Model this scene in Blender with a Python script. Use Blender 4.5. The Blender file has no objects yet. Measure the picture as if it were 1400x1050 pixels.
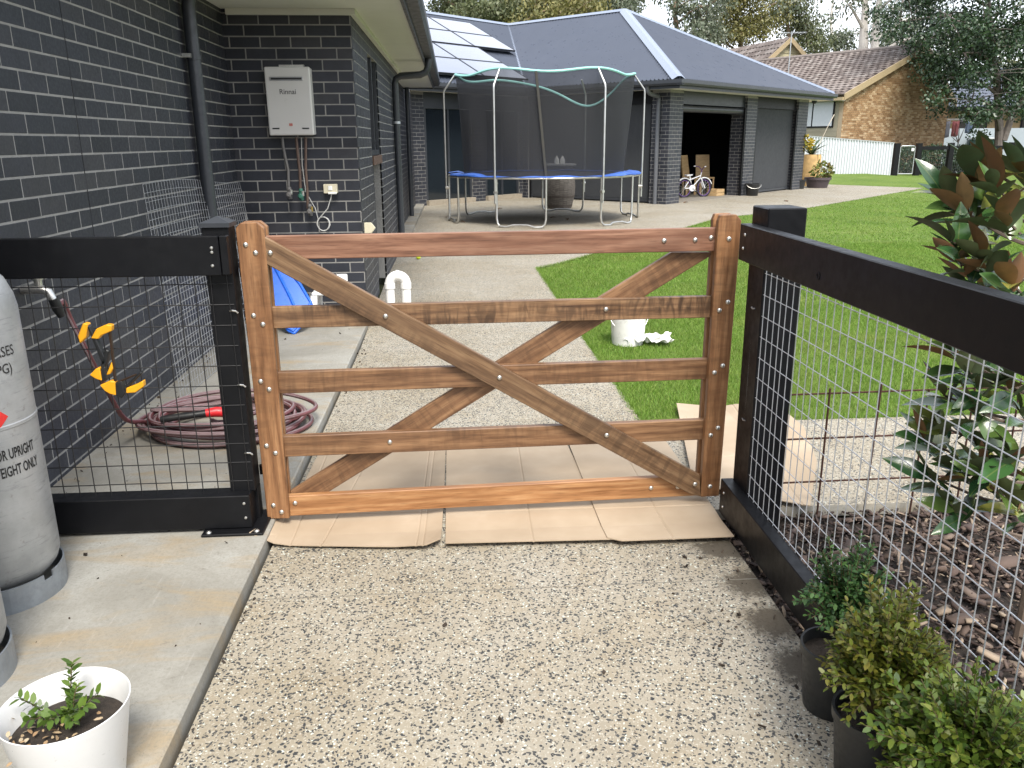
import bpy, bmesh, math, random
import numpy as np
from mathutils import Vector, Matrix

random.seed(7)
RNG = np.random.default_rng(11)
SC = bpy.context.scene
COL = SC.collection
R = math.radians

# ------------------------------------------------------------------ camera
FPX = 1128.0                      # focal length in pixels of the 1400 px wide photograph
CAMH = 1.483
RGT = Vector((0.99760815, -0.06874172, -0.00724921))
DWN = Vector((-0.02632268, -0.28083167, -0.959396))
FWD = Vector((0.06391472, 0.95729209, -0.28196943))
CAMP = Vector((0, 0, CAMH))
cd = bpy.data.cameras.new('camera'); cam = bpy.data.objects.new('camera', cd); COL.objects.link(cam)
cd.sensor_width = 36.0; cd.sensor_fit = 'HORIZONTAL'; cd.lens = FPX / 1400 * 36
cd.clip_start = 0.05; cd.clip_end = 1500
cam.matrix_world = Matrix(((RGT.x, -DWN.x, -FWD.x, 0), (RGT.y, -DWN.y, -FWD.y, 0), (RGT.z, -DWN.z, -FWD.z, CAMH), (0, 0, 0, 1)))
SC.camera = cam

# ------------------------------------------------------------------ light
SUN_EL, SUN_AZ = R(54), R(168)     # azimuth from +Y (away from camera) clockwise towards +X
w = bpy.data.worlds.new('World'); SC.world = w; w.use_nodes = True
wt = w.node_tree; wt.nodes.clear()
sky = wt.nodes.new('ShaderNodeTexSky'); sky.sky_type = 'NISHITA'; sky.sun_disc = False
sky.sun_elevation = SUN_EL; sky.sun_rotation = SUN_AZ; sky.air_density = 1.0; sky.dust_density = 3.0; sky.ozone_density = 1.0
bg = wt.nodes.new('ShaderNodeBackground'); bg.inputs[1].default_value = 0.145
# broken white cloud over the whole sky, the same all round
tc = wt.nodes.new('ShaderNodeTexCoord'); mp = wt.nodes.new('ShaderNodeMapping'); mp.inputs['Scale'].default_value = (1, 1, 2.6); wt.links.new(tc.outputs['Generated'], mp.inputs[0])
cn = wt.nodes.new('ShaderNodeTexNoise'); cn.inputs['Scale'].default_value = 2.1; cn.inputs['Detail'].default_value = 7; cn.inputs['Roughness'].default_value = 0.6; wt.links.new(mp.outputs[0], cn.inputs['Vector'])
cr = wt.nodes.new('ShaderNodeMapRange'); cr.inputs[1].default_value = 0.34; cr.inputs[2].default_value = 0.56; cr.inputs[3].default_value = 0.12; cr.inputs[4].default_value = 0.88; wt.links.new(cn.outputs['Fac'], cr.inputs[0])
cm = wt.nodes.new('ShaderNodeMix'); cm.data_type = 'RGBA'; cm.inputs[7].default_value = (7.4, 7.7, 8.2, 1); wt.links.new(cr.outputs[0], cm.inputs[0]); wt.links.new(sky.outputs[0], cm.inputs[6])
wo = wt.nodes.new('ShaderNodeOutputWorld')
wt.links.new(cm.outputs[2], bg.inputs[0]); wt.links.new(bg.outputs[0], wo.inputs[0])
sl = bpy.data.lights.new('sun', 'SUN'); sl.energy = 2.6; sl.angle = R(20); sl.color = (1.0, 0.95, 0.87)
so = bpy.data.objects.new('sun', sl); COL.objects.link(so)
sd = Vector((math.sin(SUN_AZ) * math.cos(SUN_EL), math.cos(SUN_AZ) * math.cos(SUN_EL), math.sin(SUN_EL)))
so.rotation_euler = sd.to_track_quat('Z', 'Y').to_euler(); so.location = sd * 60
SC.view_settings.view_transform = 'Standard'; SC.view_settings.look = 'None'
SC.view_settings.gamma = 1; SC.view_settings.exposure = 0.95
SC.render.resolution_x = 1024; SC.render.resolution_y = 768

# ------------------------------------------------------------------ pixel helpers (photo pixel -> point on a real surface)
def ray(x, y): return RGT * ((x - 700) / FPX) + DWN * ((y - 525) / FPX) + FWD
def onz(x, y, z=0.0):
    d = ray(x, y); return CAMP + d * ((z - CAMH) / d.z)
def onx(x, y, X):
    d = ray(x, y); return CAMP + d * (X / d.x)
def ony(x, y, Y):
    d = ray(x, y); return CAMP + d * (Y / d.y)
def proj(p):
    q = Vector(p) - CAMP; z = q.dot(FWD); return 700 + FPX * q.dot(RGT) / z, 525 + FPX * q.dot(DWN) / z, z

# ------------------------------------------------------------------ mesh helpers
class MB:
    def __init__(s): s.v = []; s.f = []
    def add(s, vs, fs):
        n = len(s.v); s.v += [tuple(p) for p in vs]; s.f += [tuple(i + n for i in f) for f in fs]; return s
    def box(s, x0, x1, y0, y1, z0, z1):
        return s.add([(x0, y0, z0), (x1, y0, z0), (x1, y1, z0), (x0, y1, z0), (x0, y0, z1), (x1, y0, z1), (x1, y1, z1), (x0, y1, z1)],
                     [(0, 3, 2, 1), (4, 5, 6, 7), (0, 1, 5, 4), (1, 2, 6, 5), (2, 3, 7, 6), (3, 0, 4, 7)])
    def obox(s, c, a, b, d):
        c, a, b, d = Vector(c), Vector(a), Vector(b), Vector(d)
        vs = [c + a * i + b * j + d * k for k in (-1, 1) for (i, j) in ((-1, -1), (1, -1), (1, 1), (-1, 1))]
        return s.add(vs, [(0, 3, 2, 1), (4, 5, 6, 7), (0, 1, 5, 4), (1, 2, 6, 5), (2, 3, 7, 6), (3, 0, 4, 7)])
    def beam(s, p, q, w, h, up=(0, 0, 1)):
        p, q = Vector(p), Vector(q); d = q - p; n = d.normalized(); sx = n.cross(Vector(up))
        if sx.length < 1e-4: sx = n.cross(Vector((1, 0, 0)))
        sx.normalize(); u = sx.cross(n); return s.obox((p + q) / 2, d / 2, sx * w / 2, u * h / 2)
    def tube(s, pts, r, n=8, closed=False):
        pts = [Vector(p) for p in pts]; m = len(pts); rs = r if isinstance(r, (list, tuple)) else [r] * m
        ref = None; rings = []
        for i, p in enumerate(pts):
            a = pts[i - 1] if (i or closed) else p; b = pts[(i + 1) % m] if (i < m - 1 or closed) else p
            t = (b - a)
            if t.length < 1e-9: t = Vector((0, 0, 1))
            t.normalize()
            if ref is None:
                ref = t.orthogonal().normalized()
            ref = (ref - t * ref.dot(t))
            if ref.length < 1e-6: ref = t.orthogonal()
            ref.normalize(); bi = t.cross(ref)
            rings.append([p + (ref * math.cos(2 * math.pi * k / n) + bi * math.sin(2 * math.pi * k / n)) * rs[i] for k in range(n)])
        base = len(s.v); s.v += [tuple(v) for rg in rings for v in rg]
        for i in range(m if closed else m - 1):
            j = (i + 1) % m
            for k in range(n):
                k2 = (k + 1) % n
                s.f.append((base + i * n + k, base + i * n + k2, base + j * n + k2, base + j * n + k))
        if not closed:
            s.f.append(tuple(base + k for k in range(n))[::-1]); s.f.append(tuple(base + (m - 1) * n + k for k in range(n)))
        return s
    def lathe(s, prof, c=(0, 0, 0), n=32, mat=None, capb=True, capt=True):
        base = len(s.v); c = Vector(c)
        for (r, z) in prof:
            for k in range(n):
                p = Vector((r * math.cos(2 * math.pi * k / n), r * math.sin(2 * math.pi * k / n), z))
                if mat: p = mat @ p
                s.v.append(tuple(p + c))
        for i in range(len(prof) - 1):
            for k in range(n):
                k2 = (k + 1) % n; a = base + i * n; b = a + n
                s.f.append((a + k, a + k2, b + k2, b + k))
        if capb: s.f.append(tuple(base + k for k in range(n))[::-1])
        if capt: s.f.append(tuple(base + (len(prof) - 1) * n + k for k in range(n)))
        return s
    def prism(s, poly, d):
        d = Vector(d); n = len(poly); a = [Vector(p) for p in poly]
        return s.add(a + [p + d for p in a], [tuple(range(n)), tuple(range(2 * n - 1, n - 1, -1))] + [(i, i + n, (i + 1) % n + n, (i + 1) % n) for i in range(n)])
    def mesh(s, name, smooth=False, ang=35, fix=True, bevel=0, seg=1):
        me = bpy.data.meshes.new(name); me.from_pydata(s.v, [], s.f)
        if fix or bevel:
            bm = bmesh.new(); bm.from_mesh(me); bmesh.ops.recalc_face_normals(bm, faces=bm.faces)
            if bevel: bmesh.ops.bevel(bm, geom=list(bm.edges), offset=bevel, segments=seg, affect='EDGES', profile=0.5)
            bm.to_mesh(me); bm.free()
        if smooth:
            me.polygons.foreach_set('use_smooth', [True] * len(me.polygons)); me.set_sharp_from_angle(angle=R(ang))
        me.update(); return me
    def build(s, name, mat, parent=None, **k):
        return link(name, s.mesh(name, **k), mat, parent)

def link(name, me, mat=None, parent=None, M=None):
    o = bpy.data.objects.new(name, me); COL.objects.link(o)
    if mat and not len(me.materials): me.materials.append(mat)
    if M is not None: o.matrix_basis = M
    if parent is not None:
        o.parent = parent; o.matrix_parent_inverse = parent.matrix_basis.inverted()
    return o
def tag(o, label, cat, group=None, kind=None):
    o['label'] = label; o['category'] = cat
    if group: o['group'] = group
    if kind: o['kind'] = kind
    return o
def thing(name, label, cat, loc=(0, 0, 0), group=None):
    o = bpy.data.objects.new(name, None); COL.objects.link(o); o.empty_display_size = 0.1
    o.matrix_basis = Matrix.Translation(Vector(loc)); return tag(o, label, cat, group)
def struct(o): o['kind'] = 'structure'; return o
def copy_thing(src, T, label=None):
    """copy a thing and its parts; T moves the copy"""
    def rec(o, par):
        c = o.copy(); COL.objects.link(c); c.matrix_basis = T @ o.matrix_basis
        if par is not None:
            c.parent = par; c.matrix_parent_inverse = par.matrix_basis.inverted()
        for ch in o.children: rec(ch, c)
        return c
    r = rec(src, None)
    if label: r['label'] = label
    return r
def fast(name, V, nper, mat, parent=None, smooth=False, F=None):
    """mesh of many small faces, nper verts each, from a numpy array"""
    V = np.asarray(V, dtype=np.float32).reshape(-1, 3); me = bpy.data.meshes.new(name)
    me.vertices.add(len(V)); me.vertices.foreach_set('co', V.ravel())
    if F is None:
        nf = len(V) // nper; idx = np.arange(len(V), dtype=np.int32); tot = np.full(nf, nper, dtype=np.int32)
    else:
        F = np.asarray(F, dtype=np.int32); nf = len(F); idx = F.ravel(); tot = np.full(nf, F.shape[1], dtype=np.int32)
    me.loops.add(len(idx)); me.loops.foreach_set('vertex_index', idx)
    me.polygons.add(nf); me.polygons.foreach_set('loop_start', np.concatenate(([0], np.cumsum(tot)[:-1])).astype(np.int32))
    me.polygons.foreach_set('loop_total', tot)
    if smooth: me.polygons.foreach_set('use_smooth', [True] * nf)
    me.update(); me.validate(); return link(name, me, mat, parent)

# ------------------------------------------------------------------ materials
MATS = {}
class NT:
    def __init__(s, name):
        s.m = bpy.data.materials.new(name); s.m.use_nodes = True; s.t = s.m.node_tree; s.b = s.t.nodes['Principled BSDF']; s.out = s.t.nodes['Material Output']
    def n(s, typ, **k):
        o = s.t.nodes.new('ShaderNode' + typ)
        for a, b in k.items(): setattr(o, a, b)
        return o
    def l(s, a, b): s.t.links.new(a, b)
    def val(s, sock, v):
        if hasattr(v, 'is_linked') or hasattr(v, 'links'): s.l(v, sock)
        else: sock.default_value = v
    def math(s, op, a, b=0.0, c=None):
        o = s.n('Math', operation=op); s.val(o.inputs[0], a); s.val(o.inputs[1], b)
        if c is not None: s.val(o.inputs[2], c)
        return o.outputs[0]
    def mix(s, f, a, b, bt='MIX'):
        o = s.n('Mix', data_type='RGBA', blend_type=bt); s.val(o.inputs[0], f)
        for i, q in ((6, a), (7, b)):
            if isinstance(q, (tuple, list)): o.inputs[i].default_value = (*q[:3], 1)
            else: s.l(q, o.inputs[i])
        return o.outputs[2]
    def co(s, kind='Object', scale=(1, 1, 1), rot=(0, 0, 0), rnd=False):
        t = s.n('TexCoord'); mp = s.n('Mapping'); s.l(t.outputs[kind], mp.inputs[0]); mp.inputs['Scale'].default_value = scale; mp.inputs['Rotation'].default_value = rot
        if rnd:
            oi = s.n('ObjectInfo'); cm = s.n('CombineXYZ'); r = s.math('MULTIPLY', oi.outputs['Random'], 37.0)
            for i in range(3): s.l(r, cm.inputs[i])
            s.l(cm.outputs[0], mp.inputs['Location'])
        return mp.outputs[0]
    def noise(s, vec, scale, detail=4, rough=0.55, dist=0.0):
        o = s.n('TexNoise'); s.l(vec, o.inputs['Vector']); o.inputs['Scale'].default_value = scale; o.inputs['Detail'].default_value = detail; o.inputs['Roughness'].default_value = rough; o.inputs['Distortion'].default_value = dist
        return o.outputs['Fac']
    def ramp(s, f, stops):
        o = s.n('ValToRGB'); s.l(f, o.inputs[0]); e = o.color_ramp.elements
        while len(e) < len(stops): e.new(0.5)
        for el, (p, c) in zip(e, stops): el.position = p; el.color = (*c[:3], 1) if isinstance(c, (tuple, list)) else (c, c, c, 1)
        return o.outputs[0]
    def mr(s, f, a, b, c, d):
        o = s.n('MapRange'); s.val(o.inputs[0], f)
        for i, q in enumerate((a, b, c, d)): o.inputs[i + 1].default_value = q
        return o.outputs[0]
    def bump(s, h, strength=0.3, dist=0.01):
        o = s.n('Bump'); s.l(h, o.inputs['Height']); o.inputs['Strength'].default_value = strength; o.inputs['Distance'].default_value = dist; s.l(o.outputs[0], s.b.inputs['Normal'])
    def rnd(s):
        g = s.n('NewGeometry'); oi = s.n('ObjectInfo'); return s.math('FRACT', s.math('ADD', g.outputs['Random Per Island'], oi.outputs['Random']))
    def set(s, col=None, rough=None, metal=None, spec=None):
        for k, v in (('Base Color', col), ('Roughness', rough), ('Metallic', metal), ('Specular IOR Level', spec)):
            if v is None: continue
            if k == 'Base Color' and isinstance(v, (tuple, list)): v = (*v[:3], 1)
            s.val(s.b.inputs[k], v)
        return s.m

def plain(name, c, rough=0.5, metal=0.0, var=0.12, scale=14, bump=0.0, spec=0.5, dirt=None):
    """a paint / plastic / metal with slight mottling, roughness change and grime"""
    if name in MATS: return MATS[name]
    t = NT(name); v = t.co('Object'); n = t.noise(v, scale, 5, 0.6); n2 = t.noise(v, scale * 6, 3)
    k = t.mr(n, 0.25, 0.75, 1 - var, 1 + var); mul = t.n('Mix', data_type='RGBA', blend_type='MULTIPLY'); mul.inputs[0].default_value = 1
    mul.inputs[6].default_value = (*c, 1); cm = t.n('CombineColor')
    for i in range(3): t.l(k, cm.inputs[i])
    t.l(cm.outputs[0], mul.inputs[7]); col = mul.outputs[2]
    if dirt: col = t.mix(t.mr(t.noise(v, dirt[1], 6, 0.7), 0.52, 0.78, 0, dirt[2]), col, dirt[0])
    t.set(col, t.mr(n2, 0.3, 0.7, max(rough - 0.08, 0.03), min(rough + 0.1, 1)), metal, spec)
    if bump: t.bump(n2, bump, 0.004)
    MATS[name] = t.m; return t.m

def islands(name, cols, rough=0.55, trans=0.0, spec=0.5, bump=0, patch=None):
    """foliage / chips / bricks: a colour picked per piece"""
    if name in MATS: return MATS[name]
    t = NT(name); r = t.rnd(); n = len(cols)
    col = t.ramp(r, [(i / max(n - 1, 1), c) for i, c in enumerate(cols)])
    v = t.co('Object'); nz = t.noise(v, 1.3, 3); col = t.mix(t.mr(nz, 0.35, 0.7, 0, 0.35), col, tuple(c * 0.6 for c in cols[0]))
    if patch: col = t.mix(t.mr(t.noise(v, 0.8, 5, 0.65), 0.5, 0.72, 0, 0.75), col, patch)
    t.set(col, rough, 0, spec)
    if trans:
        tr = t.n('BsdfTranslucent'); t.l(col, tr.inputs[0]); mx = t.n('MixShader'); mx.inputs[0].default_value = trans
        t.l(t.b.outputs[0], mx.inputs[1]); t.l(tr.outputs[0], mx.inputs[2]); t.l(mx.outputs[0], t.out.inputs[0])
    MATS[name] = t.m; return t.m

def wood(name, a, b, c, fig=0.0, rough=0.5, gs=1.0):
    """oiled hardwood: long grain along local X, dark pores, broad figure; a dark, b mid, c light"""
    t = NT(name); v = t.co('Object', (3.2 * gs, 26, 26), rnd=True); v2 = t.co('Object', (14, 330, 330), rnd=True); v3 = t.co('Object', (1, 5, 5), rnd=True)
    wn = t.noise(v, 1.0, 6, 0.62, 1.4); big = t.noise(v3, 2.2, 3, 0.5, 0.6)
    wv = t.n('TexWave', wave_type='BANDS', bands_direction='Z'); vw = t.co('Object', (1.1, 6, 9), rnd=True); t.l(vw, wv.inputs['Vector']); wv.inputs['Scale'].default_value = 0.9; wv.inputs['Distortion'].default_value = 13; wv.inputs['Detail'].default_value = 4; wv.inputs['Detail Scale'].default_value = 0.9; wv.inputs['Detail Roughness'].default_value = 0.6
    st = t.noise(t.co('Object', (5, 120, 120), rnd=True), 1.0, 3, 0.6)
    g = t.math('ADD', t.math('ADD', t.math('MULTIPLY', wn, 0.42), t.math('MULTIPLY', wv.outputs['Fac'], 0.16)), t.math('MULTIPLY', st, 0.42))
    col = t.ramp(g, [(0.32, a), (0.50, b), (0.70, c)])
    col = t.mix(t.mr(big, 0.4, 0.68, 0, 0.55), col, a)
    if fig:
        vf = t.co('Object', (26, 1.2, 6), rnd=True); fg = t.noise(vf, 1.0, 3, 0.55, 1.2)
        msk = t.math('MULTIPLY', t.mr(t.noise(v3, 1.1, 2), 0.42, 0.6, 0, fig), t.mr(fg, 0.42, 0.62, 0, 1)); col = t.mix(msk, col, tuple(q * 0.45 for q in a))
    pores = t.noise(v2, 1.0, 2, 0.5); col = t.mix(t.mr(pores, 0.55, 0.7, 0, 0.42), col, tuple(q * 0.35 for q in a))
    t.set(col, t.mr(wn, 0.3, 0.7, rough - 0.12, rough + 0.12), 0, 0.45); t.bump(t.math('ADD', pores, t.math('MULTIPLY', wn, 0.7)), 0.18, 0.002)
    MATS[name] = t.m; return t.m

def m_aggregate():
    t = NT('aggregate'); v = t.co('Object'); col = None
    big = t.noise(v, 1.1, 5, 0.6); mid = t.noise(v, 5.5, 5, 0.65)
    big2 = t.noise(v, 0.42, 4, 0.6); base = t.ramp(big, [(0.32, (0.215, 0.178, 0.12)), (0.48, (0.285, 0.252, 0.188)), (0.68, (0.34, 0.315, 0.262))]); base = t.mix(t.mr(big2, 0.45, 0.62, 0, 0.5), base, (0.34, 0.325, 0.285))
    base = t.mix(t.mr(mid, 0.5, 0.72, 0, 0.6), base, (0.27, 0.215, 0.13))
    fine = t.noise(v, 260, 2, 0.6); base = t.mix(t.mr(fine, 0.35, 0.65, 0, 0.35), base, (0.27, 0.235, 0.18))
    def chips(scale, p, cdark, thr, str_, off, stretch=1.0):
        nonlocal base
        v0 = t.co('Object', (1, 1, 1), (0, 0, off)); m2 = t.n('Mapping'); t.l(v0, m2.inputs[0]); m2.inputs['Scale'].default_value = (1, stretch, 1); vv = m2.outputs[0]; w_ = t.n('TexNoise'); t.l(vv, w_.inputs['Vector']); w_.inputs['Scale'].default_value = 105; w_.inputs['Detail'].default_value = 1
        ad = t.n('VectorMath', operation='MULTIPLY_ADD'); t.l(w_.outputs['Color'], ad.inputs[0]); ad.inputs[1].default_value = (0.0105, 0.0105, 0.0105); t.l(vv, ad.inputs[2])
        vo = t.n('TexVoronoi', feature='F1', voronoi_dimensions='2D'); t.l(ad.outputs[0], vo.inputs['Vector']); vo.inputs['Scale'].default_value = scale; vo.inputs['Randomness'].default_value = 1
        sp = t.n('SeparateColor'); t.l(vo.outputs['Color'], sp.inputs[0])
        on = t.math('LESS_THAN', sp.outputs[0], p); rad = t.mr(sp.outputs[1], 0, 1, thr * 0.5, thr)
        inside = t.math('LESS_THAN', vo.outputs['Distance'], rad)
        f = t.math('MULTIPLY', t.math('MULTIPLY', on, inside), str_)
        cc = t.mix(sp.outputs[2], cdark[0], cdark[1]); base = t.mix(f, base, cc); return f
    chips(190, 0.6, ((0.46, 0.43, 0.36), (0.24, 0.185, 0.12)), 0.55, 0.7, 1.1)
    chips(135, 0.10, ((0.56, 0.65, 0.60), (0.52, 0.49, 0.42)), 0.46, 0.9, 0.4)
    D1, D2 = ((0.020, 0.023, 0.027), (0.06, 0.06, 0.058)), ((0.035, 0.037, 0.04), (0.12, 0.11, 0.09))
    chips(112, 0.20, D2, 0.45, 0.95, 1.9, 1.4); chips(66, 0.155, D1, 0.45, 0.97, 0.3, 1.7); chips(70, 0.155, D1, 0.45, 0.97, 1.35, 1.7); chips(60, 0.14, D1, 0.43, 0.97, 2.4, 1.65)
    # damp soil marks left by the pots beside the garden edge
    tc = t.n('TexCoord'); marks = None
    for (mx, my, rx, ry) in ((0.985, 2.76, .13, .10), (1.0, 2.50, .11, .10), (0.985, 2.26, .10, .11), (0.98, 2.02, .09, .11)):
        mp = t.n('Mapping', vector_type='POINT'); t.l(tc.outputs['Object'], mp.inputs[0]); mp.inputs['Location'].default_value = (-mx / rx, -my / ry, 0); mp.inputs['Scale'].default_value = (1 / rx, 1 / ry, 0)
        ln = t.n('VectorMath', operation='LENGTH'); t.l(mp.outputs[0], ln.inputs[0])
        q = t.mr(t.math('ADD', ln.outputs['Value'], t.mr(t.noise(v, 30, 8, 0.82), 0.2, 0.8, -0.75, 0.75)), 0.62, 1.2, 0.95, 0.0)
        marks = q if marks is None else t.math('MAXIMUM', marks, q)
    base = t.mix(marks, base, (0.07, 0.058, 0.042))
    t.set(base, 0.7, 0, 0.35); t.bump(t.noise(v, 130, 3, 0.6), 0.15, 0.003); return t.m

def m_concrete():
    t = NT('apron_concrete'); v = t.co('Object'); a = t.noise(v, 2.2, 6, 0.62, 0.5); b = t.noise(v, 9, 6, 0.7); st = t.noise(t.co('Object', (1, 3.2, 1)), 1.7, 5, 0.65, 0.8)
    col = t.ramp(a, [(0.3, (0.20, 0.19, 0.16)), (0.55, (0.30, 0.29, 0.255)), (0.75, (0.38, 0.38, 0.35))])
    col = t.mix(t.mr(st, 0.50, 0.68, 0, 0.8), col, (0.31, 0.24, 0.145)); col = t.mix(t.mr(b, 0.55, 0.8, 0, 0.5), col, (0.24, 0.23, 0.20))
    tr = t.noise(t.co('Object', (90, 6, 1), (0, 0, 0.9)), 1, 3); col = t.mix(t.mr(tr, 0.6, 0.8, 0, 0.18), col, (0.6, 0.59, 0.56))
    sp = t.noise(v, 95, 4, 0.75); col = t.mix(t.mr(sp, 0.45, 0.75, 0, 0.5), col, (0.17, 0.155, 0.125)); dk = t.noise(v, 26, 5, 0.75); col = t.mix(t.mr(dk, 0.60, 0.74, 0, 0.75), col, (0.15, 0.135, 0.11)); col = t.mix(t.mr(t.noise(v, 340, 2), 0.66, 0.72, 0, 0.7), col, (0.10, 0.09, 0.08))
    t.set(col, 0.8, 0, 0.35); t.bump(t.math('ADD', b, t.math('MULTIPLY', t.noise(v, 160, 3), 0.5)), 0.25, 0.004); return t.m

def m_lawn(name, a, b, c):
    t = NT(name); v = t.co('Object'); n1 = t.noise(v, 0.55, 4, 0.6); n2 = t.noise(v, 6, 5, 0.7); n3 = t.noise(v, 70, 3, 0.7)
    col = t.ramp(n1, [(0.3, a), (0.55, b), (0.75, c)]); col = t.mix(t.mr(n2, 0.45, 0.75, 0, 0.5), col, tuple(q * 0.5 for q in a)); col = t.mix(t.mr(n3, 0.4, 0.7, 0, 0.55), col, tuple(q * 0.45 for q in a))
    t.set(col, 0.9, 0, 0.2); t.bump(t.math('ADD', n3, n2), 0.8, 0.03); return t.m

def m_brick(name, cols, rough=0.55, spk=0.25, spec=0.5, dirty=False):
    t = NT(name); r = t.rnd(); n = len(cols); col = t.ramp(r, [(i / (n - 1), c) for i, c in enumerate(cols)]); v = t.co('Object', rnd=True)
    s1 = t.noise(v, 60, 4, 0.7); s2 = t.noise(v, 9, 3); col = t.mix(t.mr(s1, 0.58, 0.75, 0, spk), col, tuple(min(q * 2.4, 1) for q in cols[-1])); col = t.mix(t.mr(s2, 0.4, 0.75, 0, 0.4), col, tuple(q * 0.6 for q in cols[0]))
    gp_ = t.n('NewGeometry'); pv = gp_.outputs['Position']; d1 = t.noise(pv, 0.9, 5, 0.65); d2 = t.noise(pv, 17, 6, 0.72); hz = t.n('SeparateXYZ'); t.l(pv, hz.inputs[0])
    splash = t.math('MULTIPLY', t.mr(hz.outputs[2], 0.05, 0.45, 1, 0), t.mr(d2, 0.35, 0.7, 0, 0.55)); smear = t.mr(d2, 0.62, 0.78, 0, 0.45); dust = t.mr(d1, 0.45, 0.75, 0, 0.12)
    col = t.mix(t.math('MAXIMUM', t.math('MAXIMUM', splash, smear), dust), col, tuple(min(q * 1.9 + .022, 1) for q in cols[1])) if dirty else col
    t.set(col, t.mr(s1, 0.3, 0.7, rough - 0.1, rough + 0.15), 0, spec); t.bump(s1, 0.3, 0.003); return t.m

def m_glass(name='dark_glass', c=(0.012, 0.014, 0.016), rough=0.06):
    if name in MATS: return MATS[name]
    t = NT(name); n = t.noise(t.co('Object'), 0.9, 3); t.set(c, t.mr(n, 0.3, 0.7, rough, rough + 0.05), 0, 0.6); MATS[name] = t.m; return t.m

BLACK = plain('black_paint', (0.0065, 0.0068, 0.008), 0.4, var=0.3, scale=5, bump=0.06, spec=0.2, dirt=((0.022, 0.022, 0.024), 14, 0.2))
CHAR = plain('charcoal_metal', (0.032, 0.036, 0.043), 0.38, var=0.12, scale=3)
BLKPL = plain('black_plastic', (0.012, 0.013, 0.014), 0.45, var=0.2, dirt=((0.09, 0.08, 0.065), 6, 0.35))
WHITEPL = plain('white_plastic', (0.80, 0.80, 0.77), 0.4, var=0.04, dirt=((0.5, 0.47, 0.4), 7, 0.3))
CREAM = plain('cream_soffit', (0.62, 0.62, 0.55), 0.7, var=0.04, scale=2)
GALV = plain('galvanised', (0.46, 0.48, 0.50), 0.4, 0.75, var=0.2, scale=30)
STEEL = plain('zinc_bolt', (0.62, 0.61, 0.57), 0.32, 0.9, var=0.15, scale=60)
BLUE = plain('blue_plastic', (0.012, 0.12, 0.62), 0.35, var=0.08, scale=5, dirt=((0.05, 0.16, 0.5), 5, 0.3))
SOIL = plain('potting_soil', (0.03, 0.022, 0.016), 0.95, var=0.5, scale=70, bump=0.8)
MORTAR = plain('mortar', (0.25, 0.245, 0.23), 0.9, var=0.18, scale=9, bump=0.4)
AGG = m_aggregate(); CONC = m_concrete()
BRK = m_brick('charcoal_brick', [(0.013, 0.015, 0.022), (0.019, 0.022, 0.031), (0.024, 0.026, 0.036), (0.036, 0.036, 0.041)], 0.5, 0.22, 0.5, dirty=True)

# ================================================================== THE SETTING
def ss(a, b, x): 
    t = np.clip((x - a) / (b - a), 0, 1); return t * t * (3 - 2 * t)
def bank(X, Y): return 0.27 * ss(28.5, 33.0, Y) * (1 - ss(15.3, 18.3, X))
def poly_sheet(name, pts, z, mat, thick=0.0, sub=0, zf=None, parent=None, side=None):
    me = bpy.data.meshes.new(name); bm = bmesh.new(); f = bm.faces.new([bm.verts.new((x, y, z)) for x, y in pts])
    if f.normal.z < 0: f.normal_flip()
    if thick:
        ret = bmesh.ops.extrude_face_region(bm, geom=[f]); bmesh.ops.translate(bm, verts=[q for q in ret['geom'] if isinstance(q, bmesh.types.BMVert)], vec=(0, 0, -thick)); bmesh.ops.recalc_face_normals(bm, faces=bm.faces)
    if sub:
        bmesh.ops.triangulate(bm, faces=bm.faces)
        for _ in range(sub): bmesh.ops.subdivide_edges(bm, edges=[e for e in bm.edges if e.calc_length() > 1.2], cuts=1)
        bmesh.ops.triangulate(bm, faces=bm.faces)
    if zf:
        for q in bm.verts: q.co.z += float(zf(q.co.x, q.co.y))
    if side:
        me.materials.append(mat); me.materials.append(side)
        for q in bm.faces: q.material_index = 0 if abs(q.normal.z) > .5 else 1
    bm.to_mesh(me); bm.free(); return link(name, me, mat, parent)

soil = m_lawn('bare_ground', (0.045, 0.05, 0.02), (0.06, 0.07, 0.025), (0.09, 0.08, 0.045))
struct(poly_sheet('ground', [(-700, -700), (700, -700), (700, 700), (-700, 700)], -0.09, soil))
PATIO = [(0.985, 10.0), (1.25, 10.28), (2.1, 11.5), (5.37, 16.43), (8.14, 18.70), (14.6, 25.5)]
pj = plain('joint_dirt', (0.055, 0.05, 0.042), 0.9, var=0.4, scale=60)
path = struct(poly_sheet('path', [(-0.742, -3), (1.02, -3), (1.02, 9.9), (-0.742, 9.9)], -0.055, pj))
g = 0.0022
poly_sheet('slab', [(-0.732, -3), (1.035, -3), (1.03, 2.53 - g), (-0.732, 2.53 - g)], 0, AGG, 0.05, parent=path, side=CONC)
poly_sheet('slab', [(-0.732, 2.53 + g), (1.03, 2.53 + g), (1.02, 3.098), (9, 3.098), (9, 4.17), (1.0, 4.19), (0.98, 6.1 - g), (-0.732, 6.1 - g)], 0, AGG, 0.05, parent=path, side=CONC)
poly_sheet('slab', [(-0.732, 6.1 + g), (0.98, 6.1 + g), (0.985, 10 - g), (-0.80, 10 - g)], 0, AGG, 0.05, parent=path, side=CONC)
poly_sheet('slab', [(-0.95, 10 + g), (0.985, 10 + g)] + PATIO[1:] + [(12.4, 28.6), (4, 27), (-2.0, 20.0)], 0, AGG, 0.05, parent=path, side=CONC)
apron = struct(MB().box(-1.80, -0.748, -3, 7.2, -0.06, 0.045).build('concrete_apron', CONC, bevel=0.006))
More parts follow.
